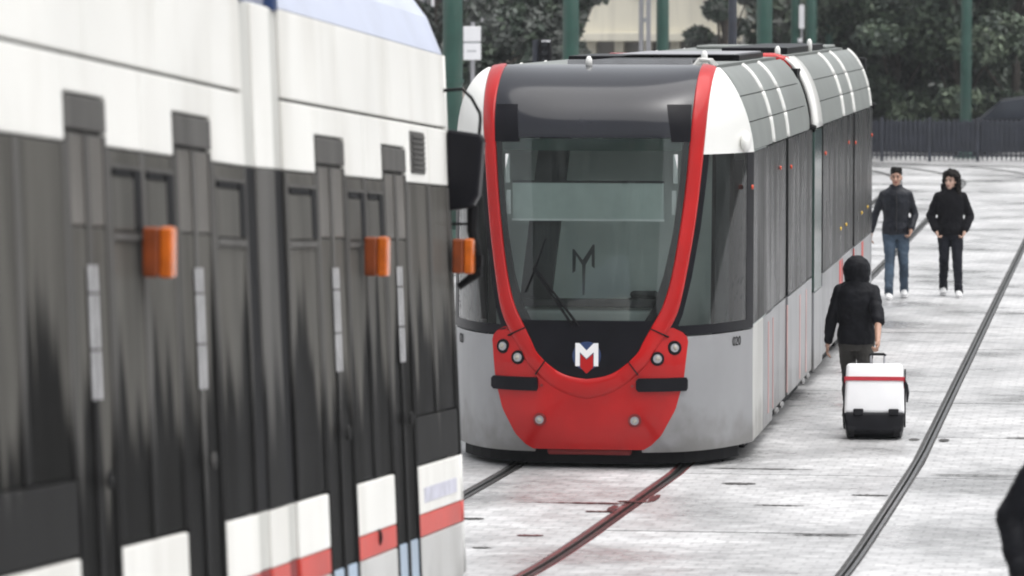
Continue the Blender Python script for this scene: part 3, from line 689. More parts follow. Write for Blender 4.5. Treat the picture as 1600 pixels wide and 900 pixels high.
# the far side
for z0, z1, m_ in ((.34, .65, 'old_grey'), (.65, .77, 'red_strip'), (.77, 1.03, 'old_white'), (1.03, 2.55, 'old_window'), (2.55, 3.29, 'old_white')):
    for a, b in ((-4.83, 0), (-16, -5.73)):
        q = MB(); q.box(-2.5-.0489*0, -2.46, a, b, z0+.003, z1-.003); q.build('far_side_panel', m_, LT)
# window band and doors
def pane_group(a, b, n=1, hopper=(), sill=None):
    w = (b-a)/n
    for i in range(n):
        p0 = a+i*w+.012; p1 = a+(i+1)*w-.012
        zt = 2.545; zb = 1.04 if sill is None else sill
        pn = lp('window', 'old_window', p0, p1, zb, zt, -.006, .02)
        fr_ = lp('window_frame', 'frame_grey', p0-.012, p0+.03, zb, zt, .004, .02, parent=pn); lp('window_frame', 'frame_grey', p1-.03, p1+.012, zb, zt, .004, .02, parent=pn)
        if i in hopper:
            lp('hopper_rail', 'frame_grey', p0+.03, p1-.03, 2.20, 2.225, .006, .02, parent=pn, bevel=0)
            lp('hopper_rail', 'frame_grey', p0+.03, p1-.03, 2.475, 2.49, .006, .02, parent=pn, bevel=0)
            lp('hopper_slot', 'rubber', p1-.16, p1-.032, 2.24, 2.472, .0065, .012, parent=pn, bevel=0)
            lp('hopper_slot', 'rubber', p0+.06, p1-.20, 2.445, 2.472, .0065, .012, parent=pn, bevel=0)
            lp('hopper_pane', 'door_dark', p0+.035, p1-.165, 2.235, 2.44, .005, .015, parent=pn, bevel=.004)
def lower_skin(a, b):
    lp('waist_panel', 'old_white', a+.004, b-.004, .772, 1.028, 0, .03); lp('red_stripe', 'red_strip', a+.004, b-.004, .652, .768, 0, .03); lp('skirt_panel', 'old_grey', a+.004, b-.004, .34, .648, 0, .03)
def door(a, b):
    m_ = (a+b)/2
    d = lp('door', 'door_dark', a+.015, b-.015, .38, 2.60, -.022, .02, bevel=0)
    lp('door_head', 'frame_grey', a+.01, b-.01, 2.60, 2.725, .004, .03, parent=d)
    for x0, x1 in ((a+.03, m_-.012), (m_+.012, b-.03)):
        lp('door_leaf', 'old_window', x0, x1, .66, 2.24, -.008, .016, parent=d); lp('upper_pane', 'door_pale_refl', x0, x1, 2.245, 2.585, -.006, .016, parent=d); lp('step_plate', 'step_blue', x0, x1, .40, .652, -.006, .016, parent=d)
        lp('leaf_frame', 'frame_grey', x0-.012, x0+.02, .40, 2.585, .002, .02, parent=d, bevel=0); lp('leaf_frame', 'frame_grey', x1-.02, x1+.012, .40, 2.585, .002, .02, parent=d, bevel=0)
    for c in (m_-.045, m_+.045):
        for z0, z1 in ((1.60, 1.78), (1.79, 1.99), (2.0, 2.10)): lp('edge_reflector', 'reflector', c-.020, c+.020, z0, z1, .008, .008, parent=d, bevel=0)
    q = MB(); q.ball((.012, m_+.06, 1.30+lift(m_)), (.012, .05, .04)); q.build('door_button', 'frame_grey', d, True)
for a, b in DOORS: door(a, b)
pane_group(-1.44, -.0, 2, sill=1.30); lp('sill_panel', 'frame_grey', -1.43, -.01, 1.04, 1.295, 0, .03)
pane_group(-3.28, -2.19, 2, (0, 1)); pane_group(-4.82, -4.06, 1, (0,)); pane_group(-6.43, -5.74, 1, (0,)); pane_group(-8.34, -7.18, 2, (0, 1))
pane_group(-11.88, -9.01, 4, sill=1.32); lp('sill_panel', 'frame_grey', -11.88, -9.02, 1.04, 1.315, 0, .03); pane_group(-16, -12.6, 4)
for a, b in ((-1.44, 0), (-3.28, -2.19), (-4.82, -4.06), (-6.43, -5.74), (-8.34, -7.18), (-11.88, -9.01), (-16, -12.6)): lower_skin(a, b)
lp('sticker_band', 'sticker', -1.28, -.16, .83, .91, .003, .004, bevel=0)
q = MB(); q.ball((.01, -2.72, .735), (.02, .03, .045)); q.build('lock_cover', 'rubber', LT, True)
# articulation: dark folds between pale ribs, white and red folds with shade painted in
for z0, z1, rib, fold in ((2.552, 3.285, 'old_white', 'fold_shaded'), (1.032, 2.548, 'frame_grey', 'rubber'), (.772, 1.028, 'old_white', 'fold_shaded'), (.652, .768, 'red_strip', 'dark_red'), (.36, .648, 'old_grey', 'old_grey')):
    lp('bellows_fold', fold, -5.725, -5.46, z0, z1, -.014, .05); lp('bellows_rib', rib, -5.455, -5.05, z0, z1, -.004, .05); lp('bellows_fold', fold, -5.045, -4.835, z0, z1, -.014, .05)
lp('bellows_core', 'rubber', -5.74, -4.82, .36, 3.2, -.17, 2.2)
for a in (-5.73, -4.95): lp('blue_cap', 'logo_blue', a, a+.10, 3.275, 3.34, .002, .05)
# lamps standing out from the side
for s0 in (-7.93, -2.98, -.13):
    z0 = 2.055+lift(s0)
    lm = MB().box(-.035, .030, s0+.02, s0+.13, z0+.002, z0+.198).build('side_lamp', 'orange_shaded', LT, bevel=.012)
    MB().box(.0305, .082, s0+.025, s0+.125, z0, z0+.20).build('lamp_lens', 'orange', lm, bevel=.012)
# roof fairing
def fairing(s0, s1):
    prof_ = [(xs(3.29)-.002, 3.292), (xs(3.29)-.03, 3.36), (-.20, 3.50), (-.29, 3.62), (-.42, 3.72), (-.7, 3.80), (-1.25, 3.84), (-1.8, 3.80), (-2.1, 3.7), (-2.36, 3.3)]
    A = [[(x, s0, z+lift(s0)) for x, z in prof_], [(x, s1, z) for x, z in prof_]]
    q = MB(); n = len(prof_)
    q.add(A[0]+A[1], [(i, i+1, n+i+1, n+i) for i in range(n-1)]+[tuple(range(n-1, -1, -1)), tuple(range(n, 2*n))]); return q.build('roof_fairing', 'lavender_roof', LT)
fairing(-4.86, -.04); fairing(-16, -5.72)
# rounded cab end
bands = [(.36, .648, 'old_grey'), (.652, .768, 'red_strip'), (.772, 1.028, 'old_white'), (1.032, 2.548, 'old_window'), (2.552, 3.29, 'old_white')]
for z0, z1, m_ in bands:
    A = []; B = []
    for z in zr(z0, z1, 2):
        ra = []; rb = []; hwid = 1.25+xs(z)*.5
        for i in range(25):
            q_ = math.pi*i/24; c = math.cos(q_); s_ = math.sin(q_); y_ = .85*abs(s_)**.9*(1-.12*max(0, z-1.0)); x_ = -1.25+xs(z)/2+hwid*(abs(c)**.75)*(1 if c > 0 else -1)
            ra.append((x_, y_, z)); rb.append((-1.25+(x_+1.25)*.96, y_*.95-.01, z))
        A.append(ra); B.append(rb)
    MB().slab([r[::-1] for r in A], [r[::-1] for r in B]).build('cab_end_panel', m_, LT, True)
# driver's mirror and its bracket
q = MB(); q.tube([(xs(3.08), -.05, 3.09), (.0, .0, 3.10), (.05, .02, 3.05), (.098, .02, 2.965), (.102, .02, 2.93), (.095, .02, 2.84)], .010, 8); mr = q.build('mirror_arm', 'rubber', LT, True)
q = MB(); A = [(-.085, 2.875), (.112, 2.845), (.122, 2.80), (.100, 2.50), (.060, 2.43), (-.075, 2.41), (-.085, 2.46)]
q.prism(A, -.03, .11, 'y'); q.build('mirror_housing', 'black_satin', LT, bevel=.02)
q = MB(); q.tube([(.06, .05, 2.44), (.055, .05, 2.30), (.085, .05, 2.18), (.09, .05, 2.06), (-.02, .05, 1.98)], [.035, .03, .022, .03, .02], 8); q.box(.07, .115, .02, .08, 2.10, 2.16); q.box(.075, .11, .02, .08, 2.04, 2.075); q.box(-.06, .08, .03, .07, 2.33, 2.345); q.build('mirror_bracket', 'rubber', LT)
box('underframe', 'under', LT, -2.35, -.12, -15.5, .3, .12, .36)
for sb in (-2.4, -8.0, -13.0):
    for ds in (-.85, .85):
        for x_ in (-.55, -1.95): MB().tube([(x_-.05, sb+ds, .30), (x_+.05, sb+ds, .30)], .295, 18).build('wheel', 'under', LT)

# ---------------------------------------------------------------- background
def leaf_cloud(blobs, n, size, seed=1, flat_=.35, mats=('leaf_dark', 'leaf_mid', 'leaf_pale'), wts=(.5, .38, .12), name='crown', parent=None, droop=0.):
    """leaf-sized faces spread through a set of ellipsoid clumps"""
    rg = np.random.default_rng(seed); vol = np.array([b[1][0]*b[1][1]*b[1][2] for b in blobs])**.67; idx = rg.choice(len(blobs), n, p=vol/vol.sum())
    C = np.array([b[0] for b in blobs])[idx]; R = np.array([b[1] for b in blobs])[idx]
    d = rg.normal(size=(n, 3)); d /= np.linalg.norm(d, axis=1)[:, None]
    P = C+R*d*(rg.random(n)**.45)[:, None]
    nn = d*.5+rg.normal(size=(n, 3))*.55+np.array([0, 0, .35]); nn /= np.linalg.norm(nn, axis=1)[:, None]
    a = np.cross(nn, rg.normal(size=(n, 3))+np.array([0, 0, -droop])); a /= np.linalg.norm(a, axis=1)[:, None]; b = np.cross(nn, a)
    sz = size*(.55+.9*rg.random(n))[:, None]
    V = np.stack([P-b*sz, P+a*sz*.45-nn*sz*.12, P+b*sz, P-a*sz*.45-nn*sz*.12], 1).reshape(-1, 3)
    me = bpy.data.meshes.new(name); me.vertices.add(4*n); me.vertices.foreach_set('co', V.ravel())
    me.loops.add(4*n); me.loops.foreach_set('vertex_index', np.arange(4*n)); me.polygons.add(n)
    me.polygons.foreach_set('loop_start', np.arange(n)*4); me.polygons.foreach_set('loop_total', np.full(n, 4))
    for m_ in mats: me.materials.append(M[m_])
    # leaves of one twig share a tone
    w = np.array(wts)/sum(wts); cell = (np.floor(P/(size*3.2))@np.array([73, 157, 311])).astype(int); tone = (np.abs(np.sin(cell*12.9898)*43758.5453) % 1)
    tone = np.clip(tone*.75+rg.random(n)*.25, 0, .999)
    me.polygons.foreach_set('material_index', np.searchsorted(np.cumsum(w), tone).clip(0, len(mats)-1)); me.update(); me.validate()
    o = bpy.data.objects.new(name, me); COL.objects.link(o)
    if parent: o.parent = parent
    return o
def tree(name, loc, h, spread, nleaf, size, label, seed, lo=.25, group=None, mats=('leaf_dark', 'leaf_mid', 'leaf_pale'), wts=(.5, .38, .12), trunk_r=.16):
    rg = random.Random(seed); root = empty(name, loc, label, 'tree', group)
    tr = MB(); pts = [(0, 0, -.05)]; x = y = 0
    for i in range(1, 7): x += rg.uniform(-.1, .1); y += rg.uniform(-.1, .1); pts.append((x, y, h*.85*i/6))
    tr.tube(pts, [trunk_r*(1-.13*i) for i in range(7)], 9)
    blobs = []
    for k in range(16):
        z = h*rg.uniform(lo, .96); q = k*2.4+rg.uniform(-.4, .4); f_ = math.sin(math.pi*min(.97, max(.12, (z/h-lo)/(1-lo)*.8+.15)))
        r = spread*f_*rg.uniform(.45, .95); p = (r*math.cos(q), r*math.sin(q), z)
        b0 = pts[max(1, min(5, int(z/h*6)-1))]; tr.tube([b0, ((b0[0]+p[0])/2, (b0[1]+p[1])/2, (b0[2]+p[2])/2+.1), p], [trunk_r*.35, trunk_r*.22, .015], 6)
        rr = spread*rg.uniform(.28, .48); blobs.append((p, (rr, rr, rr*rg.uniform(.6, .9))))
    tr.build('trunk', 'bark', root, True); leaf_cloud(blobs, nleaf, size, seed, parent=root, mats=mats, wts=wts); return root
def gx(px, Y): return (px-1779.5)/6900*Y*1.0    # where a thing at distance Y stands across the square
# dark wooded bank behind everything
q = MB(); ys_ = [(-60, 0), (-30, 1)]
bx_ = [-70+2.5*i for i in range(53)]
rows_ = []
for yy, zz in ((124, -.3), (127, 2.5), (131, 6.0), (138, 11.), (150, 15.), (175, 19.)):
    rows_.append([(x, yy+random.uniform(-.8, .8), zz+random.uniform(-.6, .6) if zz > 0 else zz) for x in bx_])
q.grid(rows_, 6, len(bx_)); tag(q.build('hillside', 'earth', smooth=True), 'dark earth bank behind the trees', kind='structure')
tag(leaf_cloud([((random.uniform(-36, 14), random.uniform(121, 131), 0), (1.8, 1.4, 1.6)) for i in range(0)]+[((x, 122.5+(z-1)*1.0+random.uniform(-1, 1), z+random.uniform(-.7, .7)), (1.7, 1.2, 1.3)) for x in [-34+1.5*i for i in range(32)] for z in (1, 2.8, 4.6, 6.6, 8.8)], 90000, .16, 5, name='undergrowth', mats=('leaf_dark', 'leaf_grey', 'leaf_mid'), wts=(.5, .25, .25)), 'dense dark undergrowth on the bank behind the trees', 'undergrowth', kind='stuff')
tree('tree', (gx(1400, 117), 117.5, 0), 7.5, 2.6, 20700, 0.105, 'broad dark leafy tree behind the fence, above the man in the leather jacket', 11, .05, 'trees behind the fence', wts=(.5, .38, .12))
tree('tree', (gx(1500, 116), 116.5, 0), 6.5, 2.2, 20700, 0.105, 'tree with pale drooping sprays beside the lone mast behind the fence', 12, .04, 'trees behind the fence', wts=(.34, .38, .28))
tree('tree', (gx(1590, 118), 119, 0), 7.5, 2.4, 17250, 0.112, 'dark bushy tree behind the parked car roof', 13, .05, 'trees behind the fence', wts=(.5, .38, .12))
tree('tree', (gx(1300, 119), 119, 0), 8, 2.2, 16099, 0.112, 'dark tree behind the cluster of green masts', 14, .05, 'trees behind the fence', mats=('leaf_dark', 'leaf_grey', 'leaf_mid'), wts=(.45, .35, .2))
tree('tree', (gx(1125, 112), 112, 0), 7, .85, 8000, 0.105, 'dark grey-leaved tree between the cream building and the black post', 15, .2, 'trees behind the trams', mats=('leaf_dark', 'leaf_grey', 'leaf_mid'), wts=(.5, .35, .15))
tree('tree', (gx(838, 98), 98, 0), 5.6, 1.75, 23000, 0.093, 'rounded grey-green tree behind the red tram roof, by the white signboard', 16, .25, 'trees behind the trams', mats=('leaf_dark', 'leaf_grey', 'leaf_mid'), wts=(.35, .4, .25))
tree('tree', (gx(893, 113), 113, 0), 9.5, 3.4, 11500, 0.112, 'high overhanging tree in front of the cream building', 17, .56, 'trees behind the trams', mats=('leaf_grey', 'leaf_mid', 'leaf_pale'), wts=(.45, .35, .2))
tree('tree', (gx(690, 104), 104, 0), 7, 1.6, 6899, 0.093, 'thin bare-looking tree behind the thick green mast', 18, .4, 'trees behind the trams', mats=('leaf_dark', 'leaf_grey', 'leaf_mid'), wts=(.4, .4, .2))
# fence
FY = 109.6
fence = empty('fence', (0, FY, 0), 'low dark metal picket fence in front of the trees', 'fence')
pk = MB().box(-.022, .022, -.02, .02, .03, 1.0); pk.add([(-.022, -.02, 1.0), (.022, -.02, 1.0), (.022, .02, 1.0), (-.022, .02, 1.0), (0, 0, 1.05)], [(0, 1, 4), (1, 2, 4), (2, 3, 4), (3, 0, 4)])
pkm = pk.mesh('picket'); pkm.materials.append(M['fence_dark'])
for i in range(140):
    o = bpy.data.objects.new('picket', pkm); COL.objects.link(o); o.parent = fence; o.location = (-11+.118*i, 0, random.uniform(-.01, .01)); o.rotation_euler = (0, random.uniform(-.02, .02), 0)
for i in range(15):
    x = -11+1.18*i
    box('fence_post', 'fence_dark', fence, x-.045, x+.045, -.05, .05, -.05, 1.08, .01)
    if i < 14: box('fence_panel', 'fence_panel', fence, x+.05, x+1.13, .045, .06, .22, .98)
    if i < 14: box('fence_rail', 'fence_dark', fence, x+.046, x+1.134, .021, .043, .12, .17); box('fence_rail', 'fence_dark', fence, x+.046, x+1.134, .021, .043, .88, .93)
# masts
def mast(px, Y, r, mat, label, h=8.5, name='catenary_mast', collar=True):
    m_ = empty(name, (gx(px, Y), Y, 0), label, 'mast', 'green masts beyond the trams' if mat == 'mast_green' else None)
    MB().tube([(0, 0, 0), (0, 0, 3.4), (0, 0, h)], [r, r*.96, r*.8], 18).build('pole', mat, m_, True)
    MB().tube([(0, 0, 0), (0, 0, .03), (0, 0, .035), (0, 0, .25)], [r*1.9, r*1.9, r*1.25, r*1.1], 18).build('base_plate', mat, m_)
    if collar: MB().tube([(0, 0, 2.6), (0, 0, 2.66)], r*1.08, 18).build('collar', mat, m_); MB().tube([(0, 0, h*.93), (1.6, 0, h*.95)], .05, 8).build('bracket_arm', mat, m_)
    return m_
mast(707, 70, .165, 'mast_green', 'thick dark green mast rising right behind the white tram end')
mast(895, 80, .155, 'mast_green', 'green mast behind the red tram roof, in front of the rounded tree')
mast(1040, 101, .15, 'mast_green', 'green mast standing in front of the cream building')
mast(1200, 86, .16, 'mast_green', 'green mast just behind the black post')
mast(1248, 116, .12, 'mast_green', 'slim green mast with a white plate beside it')
mast(1273, 112, .15, 'mast_green', 'green mast between two slimmer masts')
mast(1302, 117, .13, 'mast_green', 'slim green mast against the dark leaves, last of the cluster')
mast(1514, 112, .145, 'mast_green', 'lone green mast behind the fence, beside the parked car')
bp_ = mast(1150, 63, .062, 'fence_dark', 'thin black post rising behind the red tram roof', 7, 'post', False)
lm = empty('lighting_column', (gx(1012, 104), 104, 0), 'pale grey twin-channel steel column in front of the cream building', 'column')
for s in (-1, 1): box('channel', 'mast_grey', lm, s*.085-.05, s*.085+.05, -.06, .06, 0, 9)
for i in range(9): box('batten', 'sign_grey', lm, -.06, .06, -.03, .03, .6+i*.95, .7+i*.95)
wpz = empty('sign', (gx(1258, 114), 114, 0), 'small white plate on a thin post among the green masts', 'sign')
box('plate', 'sign_white', wpz, -.07, .07, -.02, .0, 3.25, 3.85, .01); MB().tube([(0, .03, 0), (0, .03, 3.9)], .03, 8).build('post', 'mast_grey', wpz); box('plate', 'sign_white', wpz, -.09, .02, -.02, 0, 2.9, 3.0)
# white signboard and the traffic signal
sg = empty('signboard', (gx(738, 90), 90, 0), 'white two-panel signboard beside the thick green mast', 'sign')
MB().tube([(0, .06, 0), (0, .06, 3.5)], .045, 10).build('post', 'mast_grey', sg)
p_ = box('panel', 'sign_white', sg, -.18, .18, -.03, .01, 3.10, 3.41, .01); box('panel', 'sign_white', sg, -.18, .18, -.03, .01, 2.72, 3.06, .01)
box('line_mark', 'sign_grey', sg, -.10, .09, -.034, -.031, 2.89, 2.915); box('line_mark', 'sign_grey', sg, -.17, .17, -.02, 0, 3.062, 3.095)
ts = empty('traffic_signal', (gx(842, 76), 76, 0), 'black traffic signal head on a post behind the red tram roof', 'traffic signal')
MB().tube([(-.03, 0, 0), (-.03, 0, 3.24)], .06, 12).build('post', 'fence_dark', ts); box('signal_head', 'rubber', ts, .04, .25, -.12, .08, 2.78, 3.26, .03)
for z in (2.88, 3.02, 3.16):
    MB().tube([(.145, -.125, z), (.145, -.16, z)], [.055, .055], 12).build('signal_lens', 'black_gloss', ts)
box('white_strip', 'sign_white', ts, .09, .24, -.128, -.122, 3.205, 3.235)
# cream building with recessed ground floor
def building(name, x0, x1, Y, depth, h, label, wall): 
    b = empty(name, ((x0+x1)/2, Y, 0), label, 'building'); return b, (x1-x0)/2
b, w_ = building('building', gx(860, 121), gx(1160, 121), 121, 8, 6, 'cream building with overhanging upper floor behind the tram roof', 'cream_wall')
box('upper_wall', 'cream_wall', b, -w_, w_, 0, 6, 3.02, 6.2); box('eave', 'cream_wall', b, -w_-.1, w_+.1, -.18, 0, 2.86, 3.10, .02); box('ground_wall', 'grey_wall', b, -w_, w_, .7, 6, 0, 3.0)
for i in range(7):
    x = -w_+.35+i*.78
    box('pillar', 'cream_wall', b, x-.13, x+.13, .35, .69, 0, 2.86); wd = box('window', 'blue_glass', b, x+.2, x+.58, .66, .69, .9, 2.5)
    box('sill', 'cream_wall', wd, x+.17, x+.61, .60, .69, .82, .9)
for i in range(3):
    x = -w_+1+i*1.8; wd = box('window', 'blue_glass', b, x-.4, x+.4, -.02, .03, 4.2, 5.5); box('sill', 'grey_wall', wd, x-.45, x+.45, -.08, .0, 4.1, 4.2)
box('roof', 'grey_wall', b, -w_-.2, w_+.2, -.3, 6.2, 6.2, 6.4)
b, w_ = building('building', gx(560, 122), gx(800, 122), 120, 8, 8, 'pale building with tall white blinds behind the thick green mast', 'pink_wall')
box('wall', 'pink_wall', b, -w_, w_, 0, 6, 0, 2.9); box('upper_wall', 'grey_wall', b, -w_, w_, 0.05, 6, 2.9, 8)
for i in range(10):
    x = -w_+.25+i*.44
    wd = box('window', 'blue_glass', b, x-.19, x+.19, .0, .045, 3.1, 6.5); box('blind', 'sign_white', wd, x-.14, x+.10, -.03, -.005, 3.25, 6.4); 
box('string_course', 'grey_wall', b, -w_-.05, w_+.05, -.12, 0, 2.85, 3.03); box('roof', 'grey_wall', b, -w_-.2, w_+.2, -.2, 6.2, 8, 8.2)
# unseen street front added behind the camera to darken windscreen and visor reflections
b = empty('building', (0, -42, zg(-42)-.05), 'unseen long grey stone street front added to darken the red tram glass reflections', 'building')
box('wall', 'stone_front', b, -42, 36, -8, 0, 0, 19); box('roof', 'grey_wall', b, -42.4, 36.4, -8.3, .5, 19, 19.6)
wmesh = MB().box(-.7, .7, .0, .05, 0, 1.9).mesh('window'); wmesh.materials.append(M['blue_glass']); smesh = MB().box(-.85, .85, .0, .16, -.14, -.01).mesh('sill'); smesh.materials.append(M['grey_wall'])
for r_ in range(5):
    for c_ in range(22):
        o = bpy.data.objects.new('window', wmesh); COL.objects.link(o); o.parent = b; o.location = (-40+3.5*c_, 0, 1.3+3.6*r_)
        o2 = bpy.data.objects.new('sill', smesh); COL.objects.link(o2); o2.parent = o
# parked car behind the fence
car = empty('parked_car', (gx(1603, 114), 114, -.03), 'dark parked car whose roof shows above the fence', 'car')
q = MB(); sec = [(-1.0, .35), (-2.0, .36), (-2.1, .62), (-2.0, .88), (-1.15, .98), (-.55, 1.50), (.2, 1.60), (.95, 1.55), (1.65, 1.05), (2.05, .98), (2.12, .6), (2.0, .36), (1.0, .35)]
q.prism(sec, -.82, .82, 'y'); q.build('body', 'car_paint', car, bevel=.08)
for s in (-1, 1):
    yy = s*.825
    for poly in ([(-1.0, 1.0), (-.52, 1.44), (.15, 1.51), (.15, 1.0)], [(.22, 1.0), (.22, 1.51), (.9, 1.47), (1.45, 1.05)]): MB().prism(poly, min(yy, yy-s*.01), max(yy, yy-s*.01)+.004, 'y').build('window', 'blue_glass', car)
    for wx in (-1.3, 1.3):
        wh = MB().tube([(wx, yy-s*.12, .32), (wx, yy+s*.02, .32)], .32, 20).build('wheel', 'rubber', car); MB().tube([(wx, yy+s*.02, .32), (wx, yy+s*.03, .32)], .2, 14).build('rim', 'mast_grey', wh)

# ---------------------------------------------------------------- people
def hand_prims(mb, wrist, d, palm_n, side, curl=.35, sc=1.):
    """palm, four fingers and a thumb; d points along the hand, side towards the thumb"""
    w = Vector(wrist); d = Vector(d).normalized(); n = Vector(palm_n); n = (n-d*n.dot(d)).normalized(); t = d.cross(n)*side
    mb.cap(w, w+d*.035*sc, .024*sc, .026*sc, 10)
    for k in range(4):
        o_ = t*(.027-.018*k)*sc; a = w+d*.03*sc+o_; b = w+d*.085*sc+o_*1.05; mb.cap(a, b, .015*sc, .0115*sc, 8)
        L_ = (.038, .044, .040, .030)[k]*sc; c = b+(d*math.cos(curl)+n*math.sin(curl))*L_; mb.cap(b, c, .0105*sc, .0095*sc, 8)
        e = c+(d*math.cos(curl*2.4)+n*math.sin(curl*2.4))*L_*.8; mb.cap(c, e, .0095*sc, .008*sc, 8)
    a = w+d*.02*sc+t*.026*sc; b = a+(d*.6+t*.75+n*.2).normalized()*.035*sc; c = b+(d*.9+t*.2+n*.35).normalized()*.032*sc
    mb.cap(a, b, .014*sc, .012*sc, 8); mb.cap(b, c, .0115*sc, .009*sc, 8)
def head_prims(mb, c, f, sc=1.):
    """c centre of the head, f facing (unit, horizontal)"""
    c = Vector(c); f = Vector(f).normalized(); r = Vector((-f.y, f.x, 0)); u = Vector((0, 0, 1)); rot = Matrix((r, f, u)).transposed()
    P = lambda x, y, z: c+(r*x+f*y+u*z)*sc
    mb.ball(P(0, -.012, .03), (.073*sc, .093*sc, .088*sc), rot); mb.ball(P(0, .018, -.03), (.060*sc, .070*sc, .080*sc), rot); mb.ball(P(0, .045, -.085), (.036*sc, .034*sc, .030*sc), rot)
    mb.cap(P(0, .082, .012), P(0, .104, -.028), .010*sc, .015*sc, 8)
    for s in (-1, 1):
        mb.ball(P(s*.036, .052, -.022), (.025*sc, .03*sc, .022*sc), rot); mb.ball(P(s*.074, -.01, -.008), (.010*sc, .020*sc, .031*sc), rot); mb.ball(P(s*.03, .073, .028), (.024*sc, .014*sc, .008*sc), rot)
    mb.cap(P(-.018, .075, -.062), P(.018, .075, -.062), .011*sc, .011*sc, 8)
    mb.cap(P(0, -.02, -.06), P(0, -.03, -.16), .052*sc, .056*sc, 12)
    return P
def face_parts(P, sc, parent, f):
    for s in (-1, 1):
        MB().ball(P(s*.031, .078, .006), (.013*sc, .009*sc, .007*sc)).build('eye', 'shoe_black', parent, True)
        MB().cap(P(s*.015, .089, .030), P(s*.048, .078, .031), .0055*sc, .004*sc, 6).build('eyebrow', 'hair', parent, True)
    MB().cap(P(-.02, .086, -.060), P(.02, .086, -.060), .0055*sc, .0055*sc, 6).build('mouth', 'dark_red', parent, True)
def shoe(parent, ankle, f, mat, L_=.27):
    a = Vector(ankle); f = Vector(f).normalized(); mb = MB(); z = lambda p, h: Vector((p.x, p.y, h))
    mb.cap(z(a-f*.045, a.z-.045), z(a+f*(L_-.13), a.z-.05), .045, .044, 12); mb.cap(z(a, a.z+.02), z(a+f*.02, a.z-.03), .048, .05, 12)
    mb.ball(z(a+f*(L_-.13), a.z-.052), (.05, .055, .036)); o = fused('shoe', mb, mat, parent, .009, 3)
    r = Vector((-f.y, f.x, 0)); s = MB(); base = a.z-.092
    pts = []
    for q in range(16):
        t = 2*math.pi*q/16; p = a+f*(.045+(L_/2)*math.cos(t))+r*.049*math.sin(t); pts.append((p.x, p.y))
    s.prism(pts, base, base+.022, 'z'); s.build('sole', 'shoe_white' if mat == 'shoe_white' else 'rubber', o)
def person(loc, yaw, sc, J, look, label, top, bottom, skin, shoes, hair, extra=None, bulk=1., name='person', bare=()):
    """J: joints in metres for a 1.75 m figure facing -Y; look: facing of the head"""
    root = empty(name, loc, label, 'person', rot=(0, 0, yaw)); root.scale = (sc, sc, sc)
    V = {k: Vector(v) for k, v in J.items()}
    head = V['head']; bm_ = MB(); P = head_prims(bm_, head, look)
    tz = lambda c, z: (c[0], c[1], z)
    c0 = V.get('torso', Vector((0, 0, 0)))
    def torso(mb, g, hem=.86):
        rg_ = [(.80, .10, .075), (.86, .158, .115), (.95, .170, .122), (1.06, .148, .108), (1.18, .160, .115), (1.30, .178, .120), (1.39, .178, .105), (1.45, .120, .080), (1.485, .07, .064)]
        mb.loft([((c0.x*(z/1.4), c0.y*(z/1.4), z), rx*(1 if z > 1.46 else 1)+g, ry+g) for z, rx, ry in rg_ if z >= hem-.001])
    torso(bm_, 0, .80)
    for s in ('l', 'r'):
        sh, el, wr = V['sh'+s], V['el'+s], V['wr'+s]; hp, kn, an = V['hp'+s], V['kn'+s], V['an'+s]
        bm_.cap(sh, el, .050, .040); bm_.cap(el, wr, .040, .026); bm_.cap(hp, kn, .082, .054); bm_.cap(kn, an, .052, .036)
        hd = V.get('hd'+s, wr-el); hand_prims(bm_, wr, hd, V.get('pn'+s, Vector((0, 0, -1)) if False else Vector((1 if s == 'l' else -1, 0, 0))*-1), 1 if s == 'l' else -1, J.get('curl'+s, Vector((.4, 0, 0)))[0] if ('curl'+s) in J else .4)
    body = fused('body', bm_, skin, root, .0075, 4)
    face_parts(P, 1., body, look)
    # jacket
    g = .022*bulk; jk = MB(); torso(jk, g, .86)
    for s in ('l', 'r'):
        sh, el, wr = V['sh'+s], V['el'+s], V['wr'+s]; e = wr.lerp(el, .10)
        jk.ball(sh, (.058, .060, .055)); jk.cap(Vector((c0.x, c0.y, 1.475)), sh+Vector((0, 0, .004)), .055, .056)
        if s in bare: jk.cap(sh, el.lerp(wr, .08), .058*bulk**.6, .060*bulk)
        else: jk.cap(sh, el, .058*bulk**.6, .054*bulk); jk.cap(el, e, .055*bulk, .040*bulk); jk.cap(wr.lerp(el, .14), e, .044*bulk, .042*bulk)
    jk.loft([((c0.x, c0.y, z), rx+g, ry+g) for z, rx, ry in ((1.42, .12, .085), (1.50, .066, .066), (1.535, .060, .064))])
    fused('jacket', jk, top, root, .011, 3, .022, .075)
    tr = MB(); tr.loft([((c0.x*.6, c0.y*.6, z), rx, ry) for z, rx, ry in ((.80, .13, .10), (.86, .165, .125), (.95, .172, .126), (1.0, .165, .122))])
    for s in ('l', 'r'):
        hp, kn, an = V['hp'+s], V['kn'+s], V['an'+s]; tr.cap(hp, kn, .094, .070); tr.cap(kn, an+Vector((0, 0, .03)), .069, .058); tr.cap(an+Vector((0, 0, .06)), an+Vector((0, 0, -.005)), .060, .064)
        shoe(root, an, V.get('ft'+s, Vector((0, -1, 0))), shoes)
    fused('trousers', tr, bottom, root, .011, 3, .026, .08)
    if hair: hair(P, root, look)
    return root, V, P
def hair_short(P, root, look):
    f = Vector(look).normalized(); r = Vector((-f.y, f.x, 0)); rot = Matrix((r, f, Vector((0, 0, 1)))).transposed(); mb = MB()
    mb.ball(P(0, -.022, .058), (.080, .094, .076), rot); mb.ball(P(0, -.05, .0), (.074, .060, .07), rot); mb.ball(P(0, .02, .11), (.062, .064, .040), rot)
    for k in range(26): q = k*2.4; mb.ball(P(.06*math.cos(q), -.01+.075*math.sin(q), .105+.02*math.sin(k*1.7)), .022)
    fused('hair', mb, 'hair', root, .009, 3, .01, .03)
